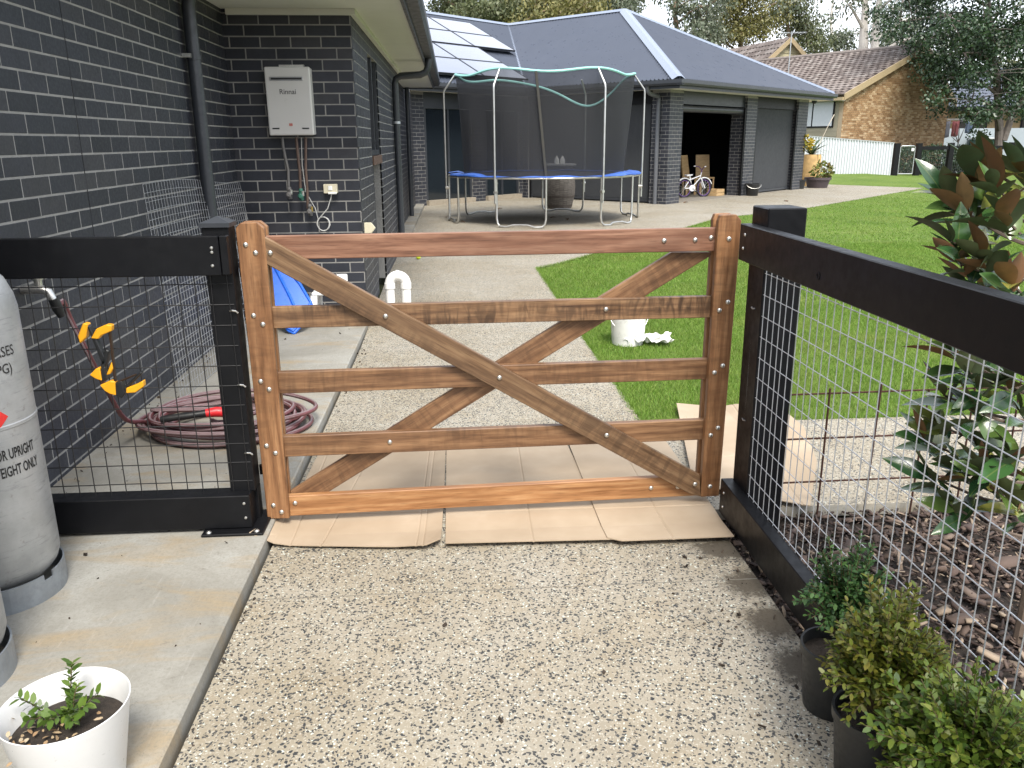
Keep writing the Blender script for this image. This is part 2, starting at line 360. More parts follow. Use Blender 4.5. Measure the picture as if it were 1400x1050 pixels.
# strip of dirt in the gap beside the apron is the path's own dark joint
LAWN = [(1.0, 4.2), (0.985, 10.0)] + PATIO[1:] + [(12.2, 28.2), (9, 33), (9, 36.0), (48, 36), (48, 4.2)]
LMAT = m_lawn('lawn_turf', (0.105, 0.17, 0.028), (0.145, 0.215, 0.04), (0.23, 0.27, 0.08))
lawn = struct(poly_sheet('lawn', LAWN, -0.012, LMAT, sub=6, zf=bank))
bed = struct(poly_sheet('mulch_bed', [(1.035, -2), (9, -2), (9, 3.09), (1.035, 3.09)], -0.055, plain('mulch_soil', (0.022, 0.016, 0.012), 0.95, var=0.5, scale=30, bump=0.8), sub=0))

def inpoly(px, py, poly):
    ins = np.zeros(len(px), bool); j = len(poly) - 1
    for i in range(len(poly)):
        xi, yi = poly[i]; xj, yj = poly[j]
        c = ((yi > py) != (yj > py)) & (px < (xj - xi) * (py - yi) / (yj - yi + 1e-12) + xi); ins ^= c; j = i
    return ins
def visible(P, m=40):
    q = P - np.array(CAMP); z = q @ np.array(FWD); x = 700 + FPX * (q @ np.array(RGT)) / z; y = 525 + FPX * (q @ np.array(DWN)) / z
    return (z > 0.1) & (x > -m) & (x < 1400 + m) & (y > -m) & (y < 1050 + m)
def grass(n, y0, y1, x0, x1, h, wd):
    x = RNG.uniform(x0, x1, n); y = RNG.uniform(y0, y1, n); k = inpoly(x, y, LAWN); x, y = x[k], y[k]
    z = bank(x, y) - 0.012; P = np.stack([x, y, z], 1); k = visible(P); P = P[k]; n = len(P)
    a = RNG.uniform(0, 2 * np.pi, n); d = np.stack([np.cos(a), np.sin(a), 0 * a], 1); hh = h * RNG.uniform(0.55, 1.35, n)[:, None]
    lean = RNG.normal(0, 0.45, (n, 2)) * hh; tip = P + np.concatenate([lean, hh], 1); ww = wd * RNG.uniform(0.6, 1.4, n)[:, None]
    return np.stack([P - d * ww, P + d * ww, tip], 1).reshape(-1, 3)
GR = islands('grass_blade', [(0.10, 0.20, 0.024), (0.145, 0.265, 0.036), (0.185, 0.30, 0.046), (0.26, 0.34, 0.08)], 0.6, 0.3, 0.3, patch=(0.26, 0.29, 0.075))
def edge_grass(n):
    segs = [((1.0, 4.2), (0.985, 10.0))] + list(zip(PATIO, PATIO[1:4])) + [((1.0, 4.2), (6.0, 4.2))]; out_ = []
    for (p, q) in segs:
        p, q = np.array(p), np.array(q); l = np.linalg.norm(q - p); m = int(n * l); t_ = RNG.uniform(0, 1, m)[:, None]; d = (q - p) / l; nr = np.array([-d[1], d[0]])
        P = np.concatenate([p + (q - p) * t_ + nr * RNG.normal(0, .010, (m, 1)), np.full((m, 1), -.008)], 1); a = RNG.uniform(0, 6.28, m); w_ = np.stack([np.cos(a), np.sin(a), 0 * a], 1) * RNG.uniform(.0015, .003, m)[:, None]
        side = nr[None, :] * RNG.normal(0.0, .022, (m, 1)) + d[None, :] * RNG.normal(0, .016, (m, 1)); tip = P + np.concatenate([side, RNG.uniform(.012, .045, (m, 1))], 1); out_.append(np.stack([P - w_, P + w_, tip], 1).reshape(-1, 3))
    return np.concatenate(out_)
far = grass(260000, 11, 30, 0.95, 20, 0.026, 0.0062).reshape(-1, 3, 3); far = far[RNG.uniform(0, 1, len(far)) < 1 - ss(13, 29, far[:, 0, 1])]
tag(fast('grass', np.concatenate([grass(150000, 4.2, 7.5, 0.95, 6.5, 0.028, 0.0024), grass(170000, 7.5, 12.0, 0.95, 10, 0.026, 0.0034), far.reshape(-1, 3), edge_grass(900)]), 3, GR), 'short green mown grass covering the lawn', 'grass', kind='stuff')

# bark chips in the garden bed
def chips():
    V = []; F = []; n = 26000; x = RNG.uniform(1.04, 4.2, n); y = RNG.uniform(0.2, 3.08, n); k = (x - 1.04) < 1.15 * y; x, y = x[k], y[k]; n = len(x)
    L = np.exp(RNG.normal(math.log(0.0125), 0.65, n)); L = np.clip(L, 0.005, 0.062); W_ = L * RNG.uniform(0.10, 0.5, n); T = np.clip(W_ * 0.35, 0.0015, 0.006); a = RNG.uniform(0, 6.28, n); tl = RNG.normal(0, 0.38, n); rl = RNG.normal(0, 0.35, n)
    z = -0.05 + RNG.uniform(0, 0.036, n)
    ux = np.stack([np.cos(a) * np.cos(tl), np.sin(a) * np.cos(tl), np.sin(tl)], 1); vx = np.stack([-np.sin(a), np.cos(a), rl], 1); vx /= np.linalg.norm(vx, axis=1)[:, None]; wx = np.cross(ux, vx)
    c = np.stack([x, y, z], 1); B = []
    for sz in (-1, 1):
        for sx, sy in ((-1, -0.5), (0.2, -1), (1, -0.3), (0.7, 0.9), (-0.8, 0.8)):
            B.append(c + ux * (L * sx)[:, None] + vx * (W_ * sy)[:, None] + wx * (T * sz)[:, None])
    V = np.stack(B, 1).reshape(-1, 3); base = (np.arange(n) * 10)[:, None]
    tri = [(0, 2, 1), (0, 3, 2), (0, 4, 3), (5, 6, 7), (5, 7, 8), (5, 8, 9)] + [t for i in range(5) for t in ((i, (i + 1) % 5, 5 + (i + 1) % 5), (i, 5 + (i + 1) % 5, 5 + i))]
    return V, np.concatenate([base + np.array(t)[None, :] for t in tri])
cv, cf = chips()
CHIP = islands('bark_chip', [(0.022, 0.013, 0.010), (0.035, 0.021, 0.016), (0.06, 0.038, 0.03), (0.12, 0.082, 0.062), (0.04, 0.026, 0.02), (0.075, 0.048, 0.038), (0.17, 0.125, 0.095), (0.36, 0.28, 0.20)], 0.85)
tag(fast('bark_mulch', cv, 3, CHIP, F=cf), 'brown bark chip mulch spread over the garden bed', 'mulch', kind='stuff')

# ================================================================== THE BRICK HOUSE
house = thing('brick_house', 'charcoal brick house with white mortar, grey metal roof and solar panels', 'house', (-1.8, 7.2, 0))
INDIV = []; Z0 = -0.022; CH = 0.086
def brick_mesh(L, name='brick'):
    return MB().box(-L / 2, L / 2, -0.016, 0.0018, -0.038, 0.038).mesh(name, bevel=0.0014)
class Wall:
    """mortar wall + running bond bricks on the visible face; p0 start, d along, nrm outward; openings (s0,s1,z0,z1)"""
    def __init__(s, p0, d, L, ztop, mod=0.24, phase=0.0, openings=(), thick=0.1, indiv=False, zbot=0.0, bricks=True):
        s.p0 = Vector((*p0, 0)); s.d = Vector((*d, 0)).normalized(); s.n = Vector((s.d.y, -s.d.x, 0)); mb = MB()
        cuts = sorted({0, L, *[q for o in openings for q in o[:2]]})
        for a, b in zip(cuts, cuts[1:]):
            zs = [(zbot, ztop)]
            for o in openings:
                if o[0] <= a + 1e-6 and o[1] >= b - 1e-6:
                    zs = [seg for (z0, z1) in zs for seg in ((z0, min(z1, o[2])), (max(z0, o[3]), z1)) if seg[1] - seg[0] > 1e-3]
            for z0, z1 in zs:
                c = s.p0 + s.d * (a + b) / 2 - s.n * thick / 2; mb.obox((c.x, c.y, (z0 + z1) / 2), s.d * (b - a) / 2, s.n * thick / 2, (0, 0, (z1 - z0) / 2))
        s.w = mb.build('wall', MORTAR, house); st = MB(); k0 = int((zbot - Z0) / CH)
        if not bricks: return
        for k in range(k0, int((ztop - Z0) / CH) + 1):
            z = Z0 + k * CH + 0.043; off = phase + (mod / 2 if k % 2 else 0.0); i0 = math.floor(-off / mod) - 1
            if z + 0.02 > ztop: continue
            zc0, zc1 = max(z - 0.038, zbot), min(z + 0.038, ztop)
            for i in range(i0, int(L / mod) + 2):
                a, b = off + i * mod + 0.005, off + (i + 1) * mod - 0.005; spans = [(max(a, 0), min(b, L))]
                for o in openings:
                    if o[2] < z < o[3]: spans = [q for (p, r) in spans for q in ((p, min(r, o[0])), (max(p, o[1]), r))]
                for p, r in spans:
                    if r - p < 0.012: continue
                    c = s.p0 + s.d * ((p + r) / 2)
                    if indiv and r - p > mod - 0.012 and zc1 - zc0 > 0.07:
                        P = Vector((c.x, c.y, z)); INDIV.append((P, s, mod)); continue
                    st.obox(Vector((c.x, c.y, (zc0 + zc1) / 2)) - s.n * 0.0071, s.d * (r - p) / 2, s.n * 0.009, (0, 0, (zc1 - zc0) / 2))
        s.st = st
    def finish(s):
        if s.st.v: o = s.st.build('bricks', BRK, s.w, fix=True); o['kind'] = 'stuff'
# near wing: long left wall, short wall with the heater, then the side wall running back
WL = Wall((-1.795, 0.6), (0, 1), 6.6, 2.62, 0.25, 0.184, indiv=True)
WH = Wall((-1.795, 7.2), (1, 0), 1.005, 2.62, 0.24, 0.043, indiv=True)
WS = Wall((-0.79, 7.203), (0, 1), 5.99, 2.62, 0.24, 0.12, openings=[(1.25, 2.25, 0.0, 2.3)], indiv=True)
WS2 = Wall((-0.93, 13.2), (0, 1), 7.2, 2.62, 0.24, 0.0)
def area(t):
    P, wl, mod = t; hd = wl.d * mod / 2; c = proj(P)
    if c[2] < 0.3 or not (-10 < c[0] < 1410 and -10 < c[1] < 1060): return 0
    a = proj(P - hd); b = proj(P + hd); u = proj(P + Vector((0, 0, 0.04))); dn = proj(P - Vector((0, 0, 0.04)))
    return abs(a[0] - b[0]) * abs(u[1] - dn[1])
INDIV.sort(key=area, reverse=True); bm_cache = {}
for i, (P, wl, mod) in enumerate(INDIV):
    if i < 300:
        if mod not in bm_cache:
            bm_cache[mod] = brick_mesh(mod - 0.01); bm_cache[mod].materials.append(BRK)
        X = -wl.d; N = wl.n   # local x along wall, local y outward
        yv = N; zv = Vector((0, 0, 1)); xv = yv.cross(zv)
        jit = 1 + random.uniform(-.0007, .0007)
        Mx = Matrix(((xv.x, yv.x, zv.x, P.x + N.x * (jit - 1)), (xv.y, yv.y, zv.y, P.y + N.y * (jit - 1)), (xv.z, yv.z, zv.z, P.z), (0, 0, 0, 1)))
        link('brick', bm_cache[mod], None, wl.w, Mx @ Matrix.Rotation(random.gauss(0, .0025), 4, 'Y'))
    else:
        wl.st.obox(P - wl.n * 0.0071, wl.d * (mod / 2 - .005), wl.n * 0.009, (0, 0, 0.038))
for q in (WL, WH, WS, WS2): q.finish()
# control joint in the long wall
MB().box(-1.80, -1.7925, 4.2815, 4.2850, 0.05, 2.6).build('control_joint', plain('caulk', (0.012, 0.012, 0.014), 0.7), house)
# recess in the side wall with a tall dark window
MB().box(-0.90, -0.875, 8.45, 9.45, 0.0, 2.3).build('recess_panel', CHAR, house)
wn = MB().box(-0.874, -0.83, 8.452, 9.448, 1.36, 2.298).build('window', m_glass(), house)
fr = MB()
for a, b in ((8.452, 8.50), (8.92, 8.97), (9.40, 9.448)): fr.box(-0.829, -0.80, a, b, 1.36, 2.298)
fr.box(-0.829, -0.801, 8.5, 9.4, 1.36, 1.41); fr.build('frame', CHAR, wn)
MB().box(-0.84, -0.775, 8.452, 9.448, 1.27, 1.355).build('sill', plain('rust_sill', (0.10, 0.055, 0.035), 0.8, var=0.4), wn)
# eaves: soffit sheets, fascia, gutter, downpipes
ZS = 2.50
sof = MB().box(-6, -0.36, 6.25, 17.1, ZS + 0.002, ZS + 0.02); sof.build('soffit', CREAM, house)
MB().box(-6, -1.35, -2.0, 6.245, ZS + 0.002, ZS + 0.02).build('soffit', CREAM, house)  # eave over the long wall, out of view, added for its shade
tr = MB().box(-1.75, -0.745, 7.15, 7.195, ZS - 0.045, ZS).box(-0.785, -0.745, 7.196, 13.2, ZS - 0.045, ZS); tr.build('eave_trim', CREAM, house)
fa = MB().box(-0.36, -0.335, 6.2, 17.12, ZS - 0.02, ZS + 0.18).box(-1.345, -0.362, 6.2, 6.225, ZS - 0.02, ZS + 0.18).box(-1.345, -1.32, -2, 6.198, ZS - 0.02, ZS + 0.18).box(-1.2, -0.362, 17.102, 17.125, ZS - 0.02, ZS + 0.18); fa.build('fascia', CHAR, house)
def gutter(p, q, nrm, parent=house, w=0.115, h=0.12, zb=None):
    """quad gutter as a channel: base, outer lip, running from p to q"""
    p, q, n = Vector(p), Vector(q), Vector(nrm).normalized(); d = q - p; mb = MB()
    prof = [(0, h), (0, 0), (w * 0.8, 0), (w, h * 0.35), (w, h), (w - 0.012, h), (w - 0.012, h * 0.4), (w * 0.76, 0.012), (0.012, 0.012), (0.012, h)]
    m = len(prof); a = [p + n * x + Vector((0, 0, z)) for x, z in prof]
    mb.add(a + [k + d for k in a], [(i, (i + 1) % m, (i + 1) % m + m, i + m) for i in range(m)] + [tuple(range(m)), tuple(range(2 * m - 1, m - 1, -1))])
    return mb.build('gutter', CHAR, parent)
gutter((-0.333, 6.1, ZS + 0.03), (-0.333, 17.15, ZS + 0.03), (1, 0, 0)); gutter((-1.22, 6.195, ZS + 0.03), (-0.22, 6.195, ZS + 0.03), (0, -1, 0))
def pipe_path(pts, r=0.045, name='downpipe', mat=CHAR, parent=house, n=12):
    return MB().tube(pts, r, n).build(name, mat, parent, smooth=True, ang=50)
pipe_path([(-1.735, 6.12, 0.05), (-1.735, 6.12, 2.36), (-1.72, 6.13, 2.46), (-1.6, 6.15, 2.58)])
MB().tube([(-1.735, 6.12, 2.03), (-1.735, 6.12, 2.06)], 0.05, 12).build('pipe_joint', CHAR, house); MB().box(-1.795, -1.735, 6.05, 6.07, 2.04, 2.065).build('bracket', STEEL, house)
yd = 11.55
dpn = pipe_path([(-0.735, yd, 0.0), (-0.735, yd, 2.22), (-0.72, yd, 2.28), (-0.66, yd, 2.315), (-0.40, yd, 2.33), (-0.33, yd, 2.36), (-0.30, yd, 2.42), (-0.29, yd, 2.53)])
MB().tube([(-0.735, yd, 1.72), (-0.735, yd, 1.75)], 0.05, 12).build('strap', GALV, house)
pipe_path([(-0.86, 17.0, 0.0), (-0.86, 17.0, ZS)], 0.045)
MB().box(-0.92, -0.72, 13.25, 20.3, 0.0, 0.06).build('plinth', CONC, house)
# near roof (simple slabs out of view above the fascia, added for their shadows)
MB().add([(-0.25, 6.15, ZS + 0.19), (-0.25, 17.2, ZS + 0.19), (-6, 17.2, 5.0), (-6, 9.5, 5.0)], [(0, 1, 2, 3)]).add([(-0.25, 6.15, ZS + 0.195), (-6, 9.5, 5.0), (-8, 6.15, ZS + 0.195)], [(0, 1, 2)]).add([(-1.25, -2, ZS + 0.19), (-1.25, 6.15, ZS + 0.19), (-6, 6.2, 4.7), (-6, -2, 4.7)], [(0, 1, 2, 3)]).build('roof', CHAR, house, fix=False)

# ---- far wing at 45 degrees
K = Vector((5.082, 20.014, 0)); U = Vector((.70711, .70711, 0)); V_ = Vector((.70711, -.70711, 0)); I0 = K - V_ * 4.5
def Wp(a, b, z=0.0): p = I0 + U * a + V_ * b; return Vector((p.x, p.y, z))
def xy(p): return (p.x, p.y)
WZ = 2.62; WW = 8.1
def wbox(mb, a0, a1, b0, b1, z0, z1):
    return mb.obox(Wp((a0 + a1) / 2, (b0 + b1) / 2, (z0 + z1) / 2), U * (a1 - a0) / 2, V_ * (b1 - b0) / 2, (0, 0, (z1 - z0) / 2))
walls = []
def pier(a0, a1, b0, b1, zt=WZ):
    """brick pier with bricks on all faces"""
    walls.append(Wall(xy(Wp(a0, b0)), V_[:2], b1 - b0, zt, phase=random.uniform(0, .2), thick=0.05))
    w1 = Wall(xy(Wp(a0 + .003, b1)), U[:2], a1 - a0 - .006, zt, phase=random.uniform(0, .2), thick=0.05); walls.append(w1)
    w2 = Wall(xy(Wp(a1 - .003, b0)), (-U.x, -U.y), a1 - a0 - .006, zt, phase=0.1, thick=0.05); walls.append(w2); walls.append(Wall(xy(Wp(a1, b1)), (-V_.x, -V_.y), b1 - b0, zt, thick=0.05))
# Wall() normal is (d.y,-d.x): for d=V_ the normal is -U (towards the camera); for d=U it is V_
pier(0.0, 0.62, 4.02, 4.5); pier(4.0, 4.62, 4.05, 4.5); pier(7.38, 8.1, 4.0, 4.5)
walls.append(Wall(xy(Wp(-4.25, 0)), U[:2], 0.62, WZ, thick=0.08)); walls.append(Wall(xy(Wp(-2.0, 0)), U[:2], 0.48, WZ, thick=0.08)); walls.append(Wall(xy(Wp(-0.16, 0)), U[:2], 0.157, WZ, thick=0.08))
walls.append(Wall(xy(Wp(0, 0)), V_[:2], 0.16, WZ, thick=0.08))
for q in walls: q.finish()
# sliding doors, blinds, roller blind and lintels
BLIND = plain('grey_blind', (0.040, 0.043, 0.047), 0.75, var=0.08, scale=2, spec=0.3)
gm = m_glass('door_glass', (0.012, 0.017, 0.022), 0.05)
for (a0, a1) in ((-3.62, -2.02), (-1.5, -0.18)):
    d = wbox(MB(), a0, a1, -0.07, -0.05, 0.12, 2.25).build('sliding_door', gm, house); f2 = MB()
    for q in (a0, (a0 + a1) / 2 - .03, a1 - .06): wbox(f2, q, q + .06, -0.048, -0.01, 0.12, 2.25)
    f2.build('frame', CHAR, d)
    wbox(MB(), a0 - .02, a1 + .02, -0.08, 0.10, 0.0, 0.115).build('door_sill', plain('sill_timber', (0.30, 0.26, 0.20), 0.7, var=0.2), house)
    wbox(MB(), a0 - .02, a1 + .02, -0.08, -0.002, 2.255, 2.615).build('lintel', CHAR, house)
bl = wbox(MB(), 0.10, 0.12, 0.165, 4.0, 0.10, 2.32).build('blind', BLIND, house); wbox(MB(), 0.085, 0.135, 0.165, 4.0, 0.035, 0.095).build('bottom_bar', CHAR, bl)
wbox(MB(), 0.06, 0.16, 0.165, 4.0, 2.325, 2.615).build('lintel', BLACK, house)
for b0 in (0.165, 3.955): wbox(MB(), 0.062, 0.098, b0, b0 + .045, 0.0, 2.32).build('blind_track', BLACK, house)
bl2 = wbox(MB(), 4.66, 7.34, 4.34, 4.36, 0.10, 2.32).build('blind', BLIND, house); wbox(MB(), 4.66, 7.34, 4.33, 4.385, 0.035, 0.095).build('bottom_bar', CHAR, bl2)
wbox(MB(), 4.625, 7.375, 4.28, 4.42, 2.325, 2.615).build('lintel', BLACK, house); wbox(MB(), 0.625, 3.995, 4.28, 4.42, 2.32, 2.615).build('lintel', CHAR, house)
rb = MB(); 
p0, p1 = Wp(0.64, 4.36, 2.22), Wp(3.98, 4.36, 2.22); rb.tube([p0, p1], 0.085, 14); rb.build('roller_blind', CHAR, house, smooth=True)
for a0 in (3.93, 4.63, 7.31): wbox(MB(), a0, a0 + .06, 4.44, 4.49, 0.0, 2.3).build('blind_track', BLACK, house)
# inside the open bay: floor, back wall, ceiling
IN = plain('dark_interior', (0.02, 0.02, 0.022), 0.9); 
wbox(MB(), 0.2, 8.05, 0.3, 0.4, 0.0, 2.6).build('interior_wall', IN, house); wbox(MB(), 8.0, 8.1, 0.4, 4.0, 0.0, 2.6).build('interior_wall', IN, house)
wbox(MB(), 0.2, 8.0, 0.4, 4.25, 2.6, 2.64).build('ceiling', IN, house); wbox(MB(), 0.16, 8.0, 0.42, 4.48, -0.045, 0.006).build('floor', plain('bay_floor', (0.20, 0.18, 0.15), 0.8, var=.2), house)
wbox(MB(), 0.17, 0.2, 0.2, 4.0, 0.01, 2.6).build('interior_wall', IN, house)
# soffit, fascia, gutters and downpipe of the far wing
OV = 0.52
s = MB(); wbox(s, -OV, 0.0, 0.0, 4.5 + OV, WZ + .002, WZ + .02); wbox(s, 0.002, WW + OV, 4.2, 4.5 + OV, WZ + .002, WZ + .02); wbox(s, -8, -OV - .002, -0.2, OV, WZ + .002, WZ + .02); s.build('soffit', CREAM, house)
f = MB(); wbox(f, -OV - .02, -OV, OV + .02, 4.52 + OV, WZ - .02, WZ + .16); wbox(f, -OV - .02, WW + OV, 4.502 + OV, 4.525 + OV, WZ - .02, WZ + .16); wbox(f, -8, -OV - .022, OV, OV + .02, WZ - .02, WZ + .16); f.build('fascia', CHAR, house)
gutter(Wp(-OV - .02, OV, WZ + .05), Wp(-OV - .02, 4.64 + OV, WZ + .05), -U); gutter(Wp(-OV - .13, 4.525 + OV, WZ + .05), Wp(WW + OV + .02, 4.525 + OV, WZ + .05), V_); gutter(Wp(-8, OV + .02, WZ + .05), Wp(-OV - .02, OV + .02, WZ + .05), V_)
pipe_path([Wp(-0.05, 4.22, 0), Wp(-0.05, 4.22, 2.42), Wp(-.08, 4.22, 2.47), Wp(-.45, 4.22, 2.52), Wp(-.55, 4.22, 2.58), Wp(-.57, 4.22, 2.68)], 0.05, mat=plain('pipe_grey', (0.09, 0.095, 0.105), 0.45))
fl = MB().lathe([(0.03, 0), (0.07, .03), (0.08, .09)], Wp(7.9, 4.75, 2.5), 10).build('flood_light', BLKPL, house)
# corrugated roof
ROOF = plain('roof_steel', (0.066, 0.078, 0.106), 0.33, 0.2, var=0.05, scale=0.8); ZE, ZR = WZ + 0.18, 5.10; H2 = WW / 2 + OV
def corrugated(name, lo, up, n, amp=0.030, pitch=0.076):
    """lo(s), up(s): lower and upper edge points for s in 0..1; sheet ribbed across s"""
    cols = []; nw = n * 4
    A0, A1 = Vector(lo(0.5)), Vector(up(0.5)); e = (Vector(lo(0.51)) - Vector(lo(0.49))).normalized(); nr = e.cross((A1 - A0).normalized()).normalized()
    if nr.z < 0: nr = -nr
    mb = MB()
    for i in range(nw + 1):
        s_ = i / nw; o = nr * amp * math.sin(2 * math.pi * i / 4); mb.v += [tuple(Vector(lo(s_)) + o), tuple(Vector(up(s_)) + o)]
    for i in range(nw): mb.f.append((2 * i, 2 * i + 2, 2 * i + 3, 2 * i + 1))
    return mb.build(name, ROOF, house, fix=False, smooth=True, ang=80)
def zb(a, b, da): return ZE + (ZR - ZE) * da / H2
# front slope (eave a=-OV), b from OV (valley) to 4.5+OV (hip)
b0, b1 = OV, 4.5 + OV
def fup(s):
    b = b0 - H2 + (b1 - b0 + 0) * s; return Wp(-OV + H2, b, ZR)
def f_lo(s): return Wp(-OV, b0 + (b1 - b0) * s, ZE)
# ribs run straight up the slope, so each rib stops at the ridge or at the hip
def slope(b):   # rib at constant b: from valley/eave up to ridge/hip
    lo_da = max(0.0, b0 - b); hi_da = min(H2, b1 - b); return lo_da, hi_da
bs = (b0 - H2, b1); nb = int((bs[1] - bs[0]) / 0.11)
corrugated('roof', lambda s: Wp(-OV + slope(bs[0] + (bs[1] - bs[0]) * s)[0], bs[0] + (bs[1] - bs[0]) * s, zb(0, 0, slope(bs[0] + (bs[1] - bs[0]) * s)[0])),
           lambda s: Wp(-OV + slope(bs[0] + (bs[1] - bs[0]) * s)[1], bs[0] + (bs[1] - bs[0]) * s, zb(0, 0, slope(bs[0] + (bs[1] - bs[0]) * s)[1])), nb)
# hip end (eave b=b1), a from -OV to WW+OV
def hup(s):
    a = -OV + 2 * H2 * s; da = min(a + OV, WW + OV - a); return Wp(a, b1 - da, zb(0, 0, da))
corrugated('roof', lambda s: Wp(-OV + 2 * H2 * s, b1, ZE), hup, int(2 * H2 / 0.11))
# slope over the sliding doors (eave b=OV), ribs at constant a
as_ = (-9.0, -OV + H2)
def dlo(s):
    a = as_[0] + (as_[1] - as_[0]) * s; da = max(0, a + OV); return Wp(a, b0 - da, zb(0, 0, da))
corrugated('roof', dlo, lambda s: Wp(as_[0] + (as_[1] - as_[0]) * s, b0 - H2, ZR), int((as_[1] - as_[0]) / 0.11))
MB().add([Wp(WW + OV, b1, ZE), Wp(-OV + H2, b1 - H2, ZR), Wp(-OV + H2, -14, ZR), Wp(WW + OV, -14, ZE)], [(0, 1, 2, 3)]).add([Wp(-9, b0 - H2, ZR), Wp(-OV + H2, b0 - H2, ZR), Wp(-OV + H2, b0 - 2 * H2, ZE), Wp(-9, b0 - 2 * H2, ZE)], [(0, 1, 2, 3)]).build('roof', ROOF, house, fix=False)
CAPM = plain('ridge_cap', (0.24, 0.28, 0.36), 0.3, 0.3, var=0.05)
def cap(p, q, wd=0.16):
    p, q = Vector(p), Vector(q); d = (q - p).normalized(); sx = d.cross(Vector((0, 0, 1))).normalized(); u = sx.cross(d); mb = MB()
    a = [p + sx * x * wd + u * z for x, z in ((-1, -0.05), (-.25, .03), (.25, .03), (1, -0.05))]; mb.add(a + [k + (q - p) for k in a], [(0, 1, 5, 4), (1, 2, 6, 5), (2, 3, 7, 6)]); return mb.build('ridge_cap', CAPM, house)
AP, JP = Wp(-OV + H2, b1 - H2, ZR + .03), Wp(-OV + H2, b0 - H2, ZR + .03)
cap(Wp(-OV, b1, ZE + .03), AP); cap(Wp(WW + OV, b1, ZE + .03), AP); cap(AP, JP, .13); cap(JP, Wp(-9, b0 - H2, ZR + .03), .13)
vl = (JP - Wp(-OV, b0, ZE)); cap(Wp(-OV, b0, ZE + .0), JP - Vector((0, 0, .04)), .09)
# solar panels in rows on the door slope
t = NT('solar_cell'); v = t.co('Object', (1, 1, 1)); br = t.n('TexBrick', offset=0.0); t.l(v, br.inputs['Vector'])
br.inputs['Scale'].default_value = 1; br.inputs['Brick Width'].default_value = 0.165; br.inputs['Row Height'].default_value = 0.165; br.inputs['Mortar Size'].default_value = 0.004; br.inputs['Color1'].default_value = (0.03, 0.045, 0.10, 1); br.inputs['Color2'].default_value = (0.035, 0.05, 0.11, 1); br.inputs['Mortar'].default_value = (0.09, 0.10, 0.13, 1)
t.set(br.outputs['Color'], 0.22, 0, 1.0); t.b.inputs['Coat Weight'].default_value = 1; t.b.inputs['Coat Roughness'].default_value = 0.12; SOL = t.m
eu = U; sv = (Wp(0, b0 - H2, ZR) - Wp(0, b0, ZE)); SL = sv.length; sv.normalize(); nn = eu.cross(sv).normalized()
if nn.z < 0: nn = -nn
pm = MB().box(0.01, 1.67, 0.01, 0.98, 0.0, 0.035).mesh('solar_panel', bevel=0.004); pm.materials.append(SOL)
fm = MB().box(0.0, 1.68, 0.0, 0.012, -0.005, 0.042).box(0.0, 1.68, 0.978, 0.99, -0.005, 0.042).box(0.0, 0.012, 0.013, 0.977, -0.005, 0.042).box(1.668, 1.68, 0.013, 0.977, -0.005, 0.042).mesh('panel_frame'); fm.materials.append(plain('panel_edge', (0.02, 0.022, 0.026), 0.4))
for row, (t0, aend, cnt) in enumerate(((0.22, -0.22, 4), (1.23, -0.22, 4), (2.30, 1.42, 5), (3.31, 1.42, 5))):
    for c in range(cnt):
        org = Wp(aend - 1.7 * (c + 1), b0, ZE) + sv * t0 + nn * 0.12
        Mx = Matrix(((eu.x, sv.x, nn.x, org.x), (eu.y, sv.y, nn.y, org.y), (eu.z, sv.z, nn.z, org.z), (0, 0, 0, 1)))
        p = link('solar_panel', pm, None, house, Mx); link('panel_frame', fm, None, p, Mx)
    r = MB()
    for k in (0.2, 0.75):
        a = Wp(aend, b0, ZE) + sv * (t0 + k) + nn * 0.06; r.beam(a, a - eu * 1.7 * cnt, 0.04, 0.06, nn)
    r.build('panel_rail', GALV, house)

# ================================================================== THE GATE
GL, GRt = Vector((-0.728, 3.065, 0)), Vector((1.035, 3.125, 0)); GD = (GRt - GL).normalized(); GN = Vector((GD.y, -GD.x, 0))   # GN points to the camera
def gp(x, y, off=0.0):
    """photo pixel on the gate's plane (off metres behind the front) -> (s, z)"""
    d = ray(x, y); o = GL - GN * off; t_ = (o - CAMP).dot(GN) / d.dot(GN); p = CAMP + d * t_; return Vector(((p - GL).dot(GD), p.z))
gate = thing('timber_gate', 'oiled hardwood five-rail gate with crossed braces and dome bolts', 'gate', (0.15, 3.1, 0.05))
W_RED = wood('hardwood_red', (0.115, 0.050, 0.028), (0.225, 0.108, 0.064), (0.34, 0.19, 0.12))
W_ORG = wood('hardwood_orange', (0.20, 0.085, 0.030), (0.36, 0.175, 0.07), (0.50, 0.29, 0.135))
W_BRN = wood('hardwood_brown', (0.105, 0.050, 0.023), (0.205, 0.106, 0.050), (0.32, 0.182, 0.09), fig=0.4)
W_GRY = wood('hardwood_weathered', (0.085, 0.045, 0.022), (0.175, 0.100, 0.050), (0.275, 0.172, 0.09), fig=0.45)
W_PST = wood('hardwood_post', (0.135, 0.060, 0.024), (0.26, 0.125, 0.053), (0.38, 0.205, 0.095), fig=0.35)
W_FIG = wood('hardwood_fiddleback', (0.085, 0.043, 0.021), (0.215, 0.118, 0.057), (0.34, 0.205, 0.105), fig=0.9)
